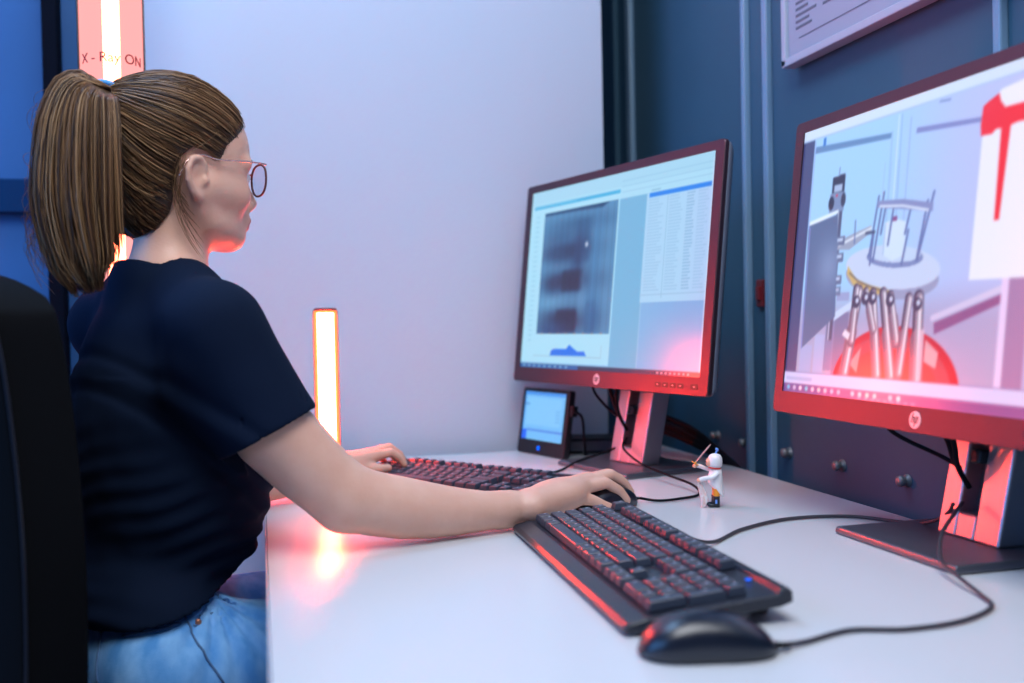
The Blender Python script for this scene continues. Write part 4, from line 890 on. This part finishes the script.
v.chain([mcp[1], A_([0.496, 1.390, 0.049]), A_([0.520, 1.401, 0.034]), A_([0.533, 1.406, 0.018])], [0.0098, 0.0086, 0.0076, 0.0066], 0.004)
v.chain([mcp[2], A_([0.481, 1.366, 0.041]), A_([0.504, 1.374, 0.027]), A_([0.516, 1.377, 0.012])], [0.0094, 0.0082, 0.0073, 0.0063], 0.004)
v.chain([mcp[3], A_([0.450, 1.338, 0.023]), A_([0.468, 1.341, 0.014]), A_([0.481, 1.344, 0.009])], [0.0095, 0.0078, 0.0068, 0.0058], 0.004)
v.chain([WR + [0.03, 0.020, 0.004], A_([0.410, 1.380, 0.024]), A_([0.440, 1.408, 0.018]), A_([0.462, 1.422, 0.014])], [0.017, 0.0125, 0.0095, 0.0078], 0.008)
# --- left arm
v.cap(SL, EL + [-0.01, 0, 0.012], 0.045, 0.041, 0.02)
v.chain([EL + [0, 0, 0.004], EL * 0.65 + WL * 0.35 + [0, 0, 0.003], EL * 0.3 + WL * 0.7 + [0, 0, 0.001], WL], [0.037, 0.035, 0.027, 0.021], 0.02)
ml = [A_([0.186, 1.700, 0.054]), A_([0.184, 1.720, 0.056]), A_([0.176, 1.738, 0.052]), A_([0.166, 1.754, 0.046])]
for i, m_ in enumerate(ml): v.cap(WL + A_([-0.004 * i + .004, 0.006 * i - 0.008, 0.002]), m_, 0.0175, 0.0105, 0.012)
v.chain([ml[0], A_([0.213, 1.712, 0.057]), A_([0.229, 1.716, 0.045]), A_([0.236, 1.715, 0.034])], [0.0092, 0.0080, 0.0071, 0.0062], 0.004)
v.chain([ml[1], A_([0.213, 1.738, 0.062]), A_([0.232, 1.744, 0.048]), A_([0.239, 1.745, 0.036])], [0.0094, 0.0082, 0.0072, 0.0062], 0.004)
v.chain([ml[2], A_([0.204, 1.760, 0.058]), A_([0.222, 1.769, 0.046]), A_([0.229, 1.771, 0.035])], [0.0090, 0.0078, 0.0069, 0.0060], 0.004)
v.chain([ml[3], A_([0.190, 1.773, 0.047]), A_([0.204, 1.780, 0.039]), A_([0.210, 1.783, 0.032])], [0.0085, 0.0072, 0.0063, 0.0056], 0.004)
v.chain([WL + [0.01, -0.010, -0.002], A_([0.160, 1.672, 0.036]), A_([0.186, 1.680, 0.034]), A_([0.205, 1.690, 0.033])], [0.015, 0.0115, 0.0088, 0.0072], 0.008)
def bodymat(C):
    rel = C - HO; f = rel @ hd; l = rel @ hl; u = rel @ hu
    return ((f > 0.083) & (np.abs(l) < 0.021) & (u > -0.064 + 0.1 * np.abs(l)) & (u < -0.0435 - 0.15 * np.abs(l)))
bo_ = own(vol_obj('body', v, [M_skin, M_lip], pw, bodymat)); del v
md = bo_.modifiers.new('smooth', 'SMOOTH'); md.factor = 0.5; md.iterations = 3
for s in (-1, 1):
    R3 = Matrix((hd, hl, hu)).transposed()
    c = hp(0.0720, s * 0.031, 0.008); e = own(sphere('eyeball', (c[0], c[1], c[2] + D), 0.0115, M_eye, pw, 20))
    c = hp(0.0792, s * 0.0315, 0.0078); i_ = own(sphere('iris', (c[0], c[1], c[2] + D), 0.0055, M_iris, pw, 16, (0.9, 1, 1), R3))
    bmv = [tuple(hp(0.090 - 0.010 * t * t * 1.3, s * (0.016 + 0.030 * t), 0.026 + 0.006 * math.sin(t * 2.4)) + A_([0, 0, D])) for t in (0, .33, .66, 1)]
    own(tube('eyebrow', bmv, [0.0016] * 10 + [0.0018] * 10 + [0.0013] * 4 + [0.0008], M_hairbase, pw, n=8))

# --- t-shirt
v = Vol([-0.36, 1.06, -0.12], [0.14, 1.72, 0.40], 0.0034)
torso(v, 0.0)
MR = np.array([0.012, 1.233, 0.152]); dirR = (MR - SR) / np.linalg.norm(MR - SR); dirL = (EL - SL) / np.linalg.norm(EL - SL)
hemR = MR; hemL = SL + dirL * 0.15
v.cap(SR - dirR * 0.002, SR + dirR * 0.20, 0.0545, 0.0625, 0.03); v.cap(SL, SL + dirL * 0.20, 0.053, 0.056, 0.03)
v.cap(SR + [-0.02, 0.02, -0.06], SR + dirR * 0.13 + [-0.018, 0.006, -0.012], 0.05, 0.046, 0.03)
# blousing above the hem, folds
for s, e_, r_ in (((-0.27, 1.33, -0.03), (-0.05, 1.26, -0.045), 0.012),): pass
X, Y, Z = v.grid(); X = X[:, None, None]; Y = Y[None, :, None]; Z = Z[None, None, :]
t_lat = X * lat[0] + Y * lat[1]; t_f = X * fw[0] + Y * fw[1]
fold = 0.0042 * noise3(t_f + 0 * Z, t_lat + 0 * Z, Z * 1.0 + 0 * X + 0 * Y, 24, 5) + 0.0016 * noise3(t_f + 0 * Z, t_lat + 0 * Z, Z + 0 * X + 0 * Y, 60, 9)
low = 1 / (1 + np.exp((Z - 0.07) / 0.04))
fold = fold + low * 0.0050 * np.sin((Z - 0.25 * t_f + 0.012 * np.sin(t_f * 31) + 0.02 * np.sin(t_lat * 17)) * 210 + 2.2 * noise3(t_f + 0 * Z, t_lat + 0 * Z, Z + 0 * t_f, 14, 2)) * (0.45 + 0.55 * np.sin(t_f * 19 + Z * 25 + 2.6)) * 0.75
dg = Z + 0.95 * t_f; dgc = (-0.122 * fw[0] + 1.402 * fw[1]) * 0.95 + 0.17
fold = fold + 0.0032 * np.exp(-((dg - dgc + 0.02) / 0.010) ** 2) * (Z < 0.26) + 0.003 * np.exp(-((dg - dgc + 0.07) / 0.009) ** 2) * (Z < 0.22) - 0.002 * np.exp(-((dg - dgc + 0.045) / 0.010) ** 2) * (Z < 0.22)
v.d += fold.astype(np.float32); del fold
v.d[:] = np.maximum(v.d, (-(Z + 0.081 - 0.26 * (t_f - 0.4426))).astype(np.float32) + 0 * X + 0 * Y)
for hem, dr, sh in ((hemR, dirR, SR), (hemL, dirL, SL)):
    pl = (X - hem[0]) * dr[0] + (Y - hem[1]) * dr[1] + (Z - hem[2]) * dr[2]
    ax_ = sh; rad = np.sqrt(np.maximum(0, (X - ax_[0]) ** 2 + (Y - ax_[1]) ** 2 + (Z - ax_[2]) ** 2 - ((X - ax_[0]) * dr[0] + (Y - ax_[1]) * dr[1] + (Z - ax_[2]) * dr[2]) ** 2))
    near = rad < 0.075
    v.d[:] = np.where(near & (pl > -0.03), np.maximum(v.d, pl), v.d)
    v.cap(hem - dr * 0.02, hem + dr * 0.08, 0.0535 if hem is hemR else 0.0485, None, 0.002, '-')
    del pl, rad, near
ndir = hp(-0.018, 0, -0.035) - NB; ndir /= np.linalg.norm(ndir)
v.cap(NB + [0, 0, -0.05], NB + ndir * -0.016, 0.062, 0.0565, 0.045); rr_n = np.sqrt((X - NB[0]) ** 2 + (Y - NB[1]) ** 2); ctop = NB[2] - 0.008 - 0.42 * (t_f - NB @ fw)
v.d[:] = np.where((rr_n < 0.085) & (Z > 0.27), np.maximum(v.d, Z - ctop), v.d); del rr_n
v.cap(NB + ndir * -0.028, NB + ndir * 0.06, 0.0515, 0.054, 0.002, '-')
own(vol_obj('t_shirt', v, M_shirt, pw)); del v
own(tube('shirt_collar', [tuple(NB + fw * 0.0545 * math.cos(a) + lat * 0.0545 * math.sin(a) + A_([0.0015, 0, D - 0.0085 - 0.42 * 0.0545 * math.cos(a)])) for a in [i * PI / 10 for i in range(21)]], 0.0042, M_shirt, pw, n=4, seg=10))

# --- jeans
v = Vol([-0.36, 1.08, -0.72], [0.38, 1.78, -0.02], 0.0046)
v.ell([-0.158, 1.372, -0.150], [0.096, 0.158, 0.092], TA, 0.03)
v.ell([-0.156, 1.374, -0.060], [0.078, 0.128, 0.080], TA, 0.03)
HR, HL_ = A_([-0.112, 1.290, -0.145]), A_([-0.192, 1.455, -0.155]); KR, KL = A_([0.285, 1.395, -0.150]), A_([0.235, 1.600, -0.160])
v.cap(HR, KR, 0.080, 0.060, 0.03); v.cap(HL_, KL, 0.080, 0.060, 0.03)
v.cap(KR, A_([0.25, 1.40, -0.64]), 0.058, 0.043, 0.03); v.cap(KL, A_([0.20, 1.60, -0.64]), 0.058, 0.043, 0.03)
X, Y, Z = v.grid(); X = X[:, None, None]; Y = Y[None, :, None]; Z = Z[None, None, :]
t_f = X * fw[0] + Y * fw[1]; t_l = X * lat[0] + Y * lat[1]
hipf = HR @ fw + 0.06
r_ = np.arctan2(Z + 0.05, t_f - hipf + 0.02)
v.d += (0.0042 * np.sin(r_ * 15) * np.exp(-(((t_f - hipf) ** 2 + (Z + 0.06) ** 2) / 0.09 ** 2)) + 0.0018 * noise3(X + 0 * Z, Y + 0 * Z, Z + 0 * X, 30, 4) + 0 * t_l).astype(np.float32)
v.d[:] = np.maximum(v.d, ((Z + 0.060 - 0.26 * (t_f - 0.4426)) + 0.0 * X + 0 * Y).astype(np.float32)); v.d[:] = np.maximum(v.d, (-(Z + 0.665) + 0 * X + 0 * Y).astype(np.float32))
jn = own(vol_obj('jeans', v, M_jeans, pw)); del v
bpy.context.view_layer.update()
from mathutils.bvhtree import BVHTree
bv = BVHTree.FromPolygons([vv.co.copy() for vv in jn.data.vertices], [tuple(p.vertices) for p in jn.data.polygons])
def stuck(pts, off=0.0008):
    out = []
    for p in pts:
        loc, nrm, _, _ = bv.find_nearest(Vector((p[0], p[1], p[2] + D))); out.append(tuple(loc + nrm * off))
    return out
def surf(px_pts):   # world points near the surface
    return stuck(px_pts)
PK = [(-0.097, 1.255, -0.066), (-0.088, 1.242, -0.085), (-0.075, 1.228, -0.105), (-0.051, 1.221, -0.143)]; WB = [(-0.16, 1.262, -0.092), (-0.119, 1.25, -0.088), (-0.089, 1.264, -0.085), (-0.055, 1.297, -0.085)]; SD = [(-0.204, 1.282, -0.083), (-0.202, 1.27, -0.11), (-0.199, 1.258, -0.14)]; RVT = (-0.084, 1.255, -0.078)
def onjeans(f, z, side=-1):  # point on the right flank: f forward of the hip, height z
    b = A_([-0.152, 1.376, 0]) + fw * f + lat * 0.25; return (b[0], b[1], z)
for nm, P in (('pocket_seam', PK), ('side_seam', SD), ('waistband_seam', WB)):
    s_ = tube(nm, catmull(stuck([tuple(x) for x in catmull(P, 4)]), 2), 0.0014, M_seam, None, seg=6, raw=True); s_.parent = pw; own(s_)
rv = stuck([RVT], 0.0012)[0]; own(sphere('rivet', rv, 0.0042, M_copper, pw, 14, (1, 0.6, 1)))
bl = [A_([-0.156, 1.374, -0.056 + D]) + (fw + up * 0.26) * 0.0800 * math.cos(2 * PI * i / 24) + lat * 0.130 * math.sin(2 * PI * i / 24) for i in range(25)]
own(tube('belt', [tuple(p) for p in bl], 0.0075, M_belt, pw, n=4, seg=8))
for K in ((0.25, 1.40), (0.20, 1.60)):
    bm = bmesh.new(); pr = []
    for x, hw, h in ((-0.075, 0.018, 0.05), (-0.06, 0.033, 0.075), (0.0, 0.038, 0.085), (0.05, 0.044, 0.060), (0.12, 0.046, 0.045), (0.165, 0.036, 0.035), (0.185, 0.016, 0.02)):
        pr.append([bm.verts.new((K[0] + fw[0] * x + lat[0] * hw * math.cos(a), K[1] + fw[1] * x + lat[1] * hw * math.cos(a), 0.003 + max(0.0, math.sin(a) * 0.5 + 0.5) * h)) for a in [j * PI / 8 for j in range(16)]])
    for a, b in zip(pr, pr[1:]):
        for i in range(16): bm.faces.new((a[i], a[(i + 1) % 16], b[(i + 1) % 16], b[i]))
    bm.faces.new(pr[0]); bm.faces.new(pr[-1][::-1]); own(obj('shoe', bm, M_shoe, pw, True))

# --- hair: a base layer, combed strands, ponytail and tie
v = Vol([-0.26, 1.30, 0.36], [0.03, 1.56, 0.66], 0.0026)
v.ell(hp(-0.014, 0, 0.050), [0.099, 0.078, 0.090], HA, 0.01); v.ell(hp(-0.052, 0, -0.020), [0.040, 0.052, 0.062], HA, 0.04); v.ell(hp(-0.074, 0, 0.078), [0.028, 0.035, 0.028], HA, 0.03)
v.ell(hp(0.034, 0, 0.050), [0.053, 0.0615, 0.060], HA, 0.02)
X, Y, Z = v.grid(); X = X[:, None, None] - HO[0]; Y = Y[None, :, None] - HO[1]; Z = Z[None, None, :] - HO[2]
f_ = X * hd[0] + Y * hd[1] + Z * hd[2]; l_ = X * hl[0] + Y * hl[1] + Z * hl[2]; u_ = X * hu[0] + Y * hu[1] + Z * hu[2]
hairline = [(-0.080, -0.088), (-0.046, -0.082), (-0.034, -0.045), (-0.032, 0.000), (-0.030, 0.022), (-0.012, 0.038), (0.008, 0.034), (0.018, 0.020), (0.026, 0.022), (0.034, 0.042), (0.052, 0.058), (0.072, 0.078), (0.074, 0.092), (0.06, 0.16)]
def hl_dist(f, u):   # positive in front of the hairline (skin side)
    best = None
    xs = np.array([p[1] for p in hairline])
    dm = np.full(np.broadcast(f, u).shape, 9.0); sg = None
    P = hairline + [(-0.3, 0.16), (-0.3, -0.088)]
    ins = np.zeros(dm.shape, bool)
    for i in range(len(P)):
        x0, y0 = P[i]; x1, y1 = P[(i + 1) % len(P)]
        if y1 != y0: ins ^= ((y0 > u) != (y1 > u)) & (f < (x1 - x0) * (u - y0) / (y1 - y0) + x0)
        L = (x1 - x0) ** 2 + (y1 - y0) ** 2; t = np.clip(((f - x0) * (x1 - x0) + (u - y0) * (y1 - y0)) / L, 0, 1)
        dm = np.minimum(dm, np.hypot(f - x0 - t * (x1 - x0), u - y0 - t * (y1 - y0)))
    return np.where(ins, -dm, dm)
hd_ = hl_dist(f_, u_).astype(np.float32)
v.d[:] = np.maximum(v.d, hd_ + 0 * l_.astype(np.float32)); del hd_, f_, l_, u_
hb_ = own(vol_obj('hair', v, M_hairbase, pw)); del v
from mathutils.bvhtree import BVHTree
bvh = BVHTree.FromPolygons([vv.co.copy() for vv in hb_.data.vertices], [tuple(p.vertices) for p in hb_.data.polygons])
TIE = A_([-0.101, 0, 0.098])
def strands(name, paths, rad, m, parent=None, seg=3):
    Vs = []; Fs = []; off = 0
    for pth, r in zip(paths, rad):
        n = len(pth); T = np.gradient(pth, axis=0); T /= np.linalg.norm(T, axis=1)[:, None] + 1e-9
        A = np.cross(T, [0.31, 0.2, 0.93]); A /= np.linalg.norm(A, axis=1)[:, None] + 1e-9; B = np.cross(T, A)
        tp_ = np.ones(n); tp_[-1] = 0.3; tp_[0] = 0.5
        rr = (r * tp_)[:, None]
        V = np.stack([pth + rr * (A * math.cos(2 * PI * k / seg) + B * math.sin(2 * PI * k / seg)) for k in range(seg)], 1).reshape(-1, 3)
        i = np.arange(n - 1)[:, None] * seg; k = np.arange(seg)[None, :]; k2 = (k + 1) % seg
        F = np.stack([i + k, i + k2, i + seg + k2, i + seg + k], -1).reshape(-1, 4) + off
        Vs.append(V); Fs.append(F); off += len(V)
    V = np.concatenate(Vs); F = np.concatenate(Fs)
    me = bpy.data.meshes.new(name); me.vertices.add(len(V)); me.vertices.foreach_set('co', V.ravel()); me.loops.add(F.size); me.loops.foreach_set('vertex_index', F.ravel().astype(np.int32))
    me.polygons.add(len(F)); me.polygons.foreach_set('loop_start', np.arange(0, F.size, 4, dtype=np.int32)); me.polygons.foreach_set('loop_total', np.full(len(F), 4, np.int32)); me.update(calc_edges=True)
    return link_mesh(name, me, m, parent, True)
EC, ER_ = A_([-0.014, 0, 0.050]), A_([0.1005, 0.0795, 0.0915])
tdir = (TIE - EC) / ER_; tdir /= np.linalg.norm(tdir)
paths = []; rads = []
tries = 0; 
while len(paths) < 4600 and tries < 40000:
    tries += 1
    s_ = rng.normal(size=3); s_ /= np.linalg.norm(s_); P0 = EC + s_ * ER_
    dd = float(hl_dist(np.array([P0[0]]), np.array([P0[2]]))[0])
    edge = rng.random() < 0.6
    if dd > 0.001 or P0[2] < -0.085: continue
    if edge and dd < -0.012: continue
    if s_ @ tdir > 0.985: continue
    om = math.acos(np.clip(s_ @ tdir, -1, 1)); n = 12; t = np.linspace(0, 1, n)[:, None]
    sl = (np.sin((1 - t) * om) * s_ + np.sin(t * om) * tdir) / math.sin(om)
    # strands low at the side sweep back before they rise
    lift = rng.normal(0, 0.006) ; r0 = 1.0 + rng.uniform(-0.004, 0.022)
    rr = r0 + np.sin(t * PI) * (0.018 + lift) + 0.02 * t ** 3
    sag = np.sin(t * PI) * (0.10 * (1 - abs(s_[2])) * (s_[0] > -0.3))
    q_ = sl.copy(); q_[:, 2:3] -= sag; q_ /= np.linalg.norm(q_, axis=1)[:, None]
    loc = EC + q_ * ER_ * rr
    wp = HO + loc[:, 0:1] * hd + loc[:, 1:2] * hl + loc[:, 2:3] * hu + A_([0, 0, D]); off_ = 0.0006 + abs(rng.normal(0, 0.0016)); bulge = rng.uniform(0.000, 0.003)
    for k_ in range(n):
        lo_, nr_, _, _ = bvh.find_nearest(Vector(wp[k_])); wp[k_] = lo_ + nr_ * (off_ + bulge * math.sin(PI * k_ / (n - 1)))
    paths.append(wp); rads.append(rng.uniform(0.0004, 0.0009)); continue
    back = np.clip((loc[:, 2:3] < 0.02) * (0.02 - loc[:, 2:3]) / 0.08, 0, 1) * (loc[:, 0:1] < -0.02)
    loc[:, 0:1] -= back * 0.006
    paths.append(HO + loc[:, 0:1] * hd + loc[:, 1:2] * hl + loc[:, 2:3] * hu + A_([0, 0, D])); rads.append(rng.uniform(0.0004, 0.0009))
for i in range(900):
    f0 = rng.uniform(-0.085, -0.034); u0 = rng.uniform(-0.086, -0.045) if i % 3 else rng.uniform(-0.05, 0.02); sd = 1 if rng.random() < .5 else -1
    n = 12; t = np.linspace(0, 1, n)[:, None]; P0 = A_([f0, sd * 0.07 * rng.uniform(0.1, 1.0), u0]); loc = P0 * (1 - t) + (TIE + A_([-0.004, 0, 0])) * t + A_([-0.05, 0, 0]) * np.sin(t * PI)
    wp = HO + loc[:, 0:1] * hd + loc[:, 1:2] * hl + loc[:, 2:3] * hu + A_([0, 0, D]); off_ = 0.0006 + abs(rng.normal(0, 0.0014))
    for k_ in range(n):
        lo_, nr_, _, _ = bvh.find_nearest(Vector(wp[k_])); wp[k_] = lo_ + nr_ * (off_ + 0.002 * math.sin(PI * k_ / (n - 1)))
    paths.append(wp); rads.append(rng.uniform(0.0004, 0.0009))
own(strands('hair', paths, rads, M_hair, pw))
# ponytail
tw = HO + hd * TIE[0] + hu * TIE[2]
cr = A_([0.969, -0.245, 0]); cf = A_([0.244, 0.969, 0])
def cxy(px, py, Z=1.27): return A_([0, 0, 0.2782]) + Z * ((px - 512) / 998.66 * A_([0.96937, -0.2448, -0.0195]) + (341.5 - py) / 998.66 * A_([0.0239, 0.0150, 0.9996]) + A_([0.2442, 0.9695, -0.0204]))
ctr = catmull([tuple(tw), (-0.1930, 1.3450, 0.586), (-0.2050, 1.3270, 0.568), (-0.2100, 1.3120, 0.515), (-0.2110, 1.3020, 0.435), (-0.2020, 1.2960, 0.365), (-0.1940, 1.2940, 0.322)], 6)
wid = np.interp(np.linspace(0, 1, len(ctr)), [0, .07, .14, .27, .45, .65, .85, 1], [0.009, 0.010, 0.020, 0.036, 0.048, 0.053, 0.046, 0.022])
TG = np.gradient(ctr, axis=0); TG /= np.linalg.norm(TG, axis=1)[:, None]; tx_ = TG @ cr; tz_ = TG[:, 2]
NRM = np.outer(-tz_, cr) + np.outer(tx_, up); NRM /= np.linalg.norm(NRM, axis=1)[:, None]
paths = []; rads = []
for cl in range(84):
    ca = rng.uniform(0, 2 * PI); crho = math.sqrt(rng.random()) * 0.93; cL = rng.uniform(0.80, 1.03) * (rng.uniform(0.74, 0.98) if math.cos(ca) > 0.25 else 1)
    cw = rng.uniform(0.10, 0.22); ph = rng.uniform(0, 6.28); fq = rng.uniform(2.5, 6); am = rng.uniform(0.001, 0.006); shade = rng.integers(0, 3)
    for i in range(int(rng.uniform(20, 38))):
        L = cL * rng.uniform(0.93, 1.01); n = 18; t = np.linspace(0, L, n); idx = np.clip(t * (len(ctr) - 1), 0, len(ctr) - 1.001); i0 = idx.astype(int); fr2 = (idx - i0)[:, None]
        c = ctr[i0] * (1 - fr2) + ctr[i0 + 1] * fr2; w = np.interp(idx, np.arange(len(ctr)), wid)[:, None]
        jx, jy = rng.normal(size=2) * cw; close = (1 - 0.55 * (t[:, None] / cL) ** 3)
        X_ = crho * math.cos(ca) + jx * close; Y_ = crho * math.sin(ca) + jy * close; rr_ = np.sqrt(X_ ** 2 + Y_ ** 2); lim = np.minimum(1, 1.05 / rr_); X_ = X_ * lim; Y_ = Y_ * lim
        wob = np.sin(t * fq + ph)[:, None] * am * t[:, None] * 1.5
        Nn = NRM[i0] * (1 - fr2) + NRM[i0 + 1] * fr2
        pth = c + Nn * (w * X_ + wob) + cf * (w * 0.62 * Y_) + up * (w * 0.15 * Y_) + A_([0, 0, D])
        paths.append(pth); rads.append(rng.uniform(0.0004, 0.0009))
own(strands('ponytail', paths, rads, M_hair, pw))
paths = []; rads = []
for i in range(190):
    t0 = rng.uniform(0.05, 0.75); p = ctr[int(t0 * (len(ctr) - 1))].copy(); w = np.interp(t0, np.linspace(0, 1, len(wid)), wid)
    p = p - cr * w * 0.8; n = 14; t = np.linspace(0, 1, n)[:, None]; o1 = rng.uniform(0.006, 0.030) * (1.5 if t0 < 0.3 else 0.8); ph = rng.uniform(0, 6)
    pth = p + up * (-0.075 * t * rng.uniform(.4, 1.2)) - cr * (np.sin(t * PI * rng.uniform(.7, 1.1)) * o1 + np.sin(t * 9 + ph) * 0.003) + cf * np.sin(t * 7 + ph) * 0.006 + up * np.cos(t * 8 + ph) * 0.004
    paths.append(pth + A_([0, 0, D])); rads.append(0.00028)
for i in range(60):   # fine hairs over the crown, temple and nape
    s_ = rng.normal(size=3); s_[2] = abs(s_[2]); s_[0] = abs(s_[0]) if i % 2 else s_[0]; s_ /= np.linalg.norm(s_)
    if hl_dist(np.array([(EC + s_ * ER_)[0]]), np.array([(EC + s_ * ER_)[2]]))[0] > 0: continue
    t = np.linspace(0, 1, 10)[:, None]; e_ = s_ + rng.normal(size=3) * 0.25 + A_([-0.5, 0, 0.1]); q_ = s_ * (1 - t) + e_ * t; q_ /= np.linalg.norm(q_, axis=1)[:, None]
    loc = EC + q_ * ER_ * (1.02 + 0.05 * np.sin(t * PI)); paths.append(HO + loc[:, 0:1] * hd + loc[:, 1:2] * hl + loc[:, 2:3] * hu + A_([0, 0, D])); rads.append(0.00028)
for i in range(16):
    z0_ = rng.uniform(-0.03, 0.02); t = np.linspace(0, 1, 10)[:, None]
    loc = np.concatenate([-0.030 + 0 * t + 0.03 * t * t - 0.012 * np.sin(t * PI) + rng.normal() * 0.004, -(0.078 - 0.022 * t + rng.normal() * .002), 0.02 + z0_ * 0.5 - t * rng.uniform(0.06, 0.13)], 1)
    paths.append(HO + loc[:, 0:1] * hd + loc[:, 1:2] * hl + loc[:, 2:3] * hu + A_([0, 0, D])); rads.append(0.0004)
own(strands('stray_hair', paths, rads, M_hair, pw))
ti = []
tn = A_(ctr[2] - ctr[0]); tn /= np.linalg.norm(tn); ta = np.cross(tn, up); ta /= np.linalg.norm(ta); tb_ = np.cross(tn, ta)
for k in range(3):
    for i in range(12): a = 2 * PI * i / 12; ti.append(tuple(tw + tn * (0.004 + 0.0035 * k) + (ta * math.cos(a) + tb_ * math.sin(a)) * (0.0195 + 0.0008 * (k == 1)) + A_([0, 0, D])))
own(tube('hair_tie', ti, 0.0038, M_tie, pw, n=3, seg=8))

# ------------------------------------------------------------------ eyeglasses
eg = empty('eyeglasses', tuple(hp(0.09, 0, 0.01) + A_([0, 0, D])), 0, 'thin dark red framed glasses with a metal temple on the face of the woman', 'glasses')
def ownE(o): o.parent = eg; o.matrix_parent_inverse = Matrix.Translation(eg.location).inverted(); return o
for s in (-1, 1):
    pts = []
    for i in range(25):
        a = 2 * PI * i / 24; cx, cy = math.cos(a), math.sin(a)
        l = 0.0345 + 0.0255 * abs(cx) ** 0.9 * (1 if cx > 0 else -1); u = -0.002 + (0.0195 if cy > 0 else 0.0235) * abs(cy) ** 0.85 * (1 if cy > 0 else -1)
        pts.append(hp(0.0965 - 0.06 * (l - 0.02), s * l, u + 0.010))
    P = [tuple(p + A_([0, 0, D])) for p in pts]
    ownE(tube('rim', P, 0.0016, M_frame, None, n=3, seg=8))
    c = sum(pts[:-1]) / 24; bm = bmesh.new(); vs = [bm.verts.new(p) for p in P[:-1]]; bm.faces.new(vs); o = obj('lens', bm, M_lens); ownE(o)
    md = o.modifiers.new('thickness', 'SOLIDIFY'); md.thickness = 0.0012
    ownE(tube('temple', [tuple(hp(a, s * b, c_) + A_([0, 0, D])) for a, b, c_ in ((0.0935, 0.060, 0.024), (0.088, 0.068, 0.024), (0.06, 0.0735, 0.024), (0.02, 0.0765, 0.022), (-0.004, 0.077, 0.026), (-0.022, 0.077, 0.018), (-0.034, 0.075, -0.004))], 0.0011, M_gold, None, n=6, seg=8))
ownE(tube('bridge', [tuple(hp(a, b, c_) + A_([0, 0, D])) for a, b, c_ in ((0.0975, -0.0095, 0.016), (0.1010, 0, 0.019), (0.0975, 0.0095, 0.016))], 0.0013, M_frame, None, n=6, seg=8))
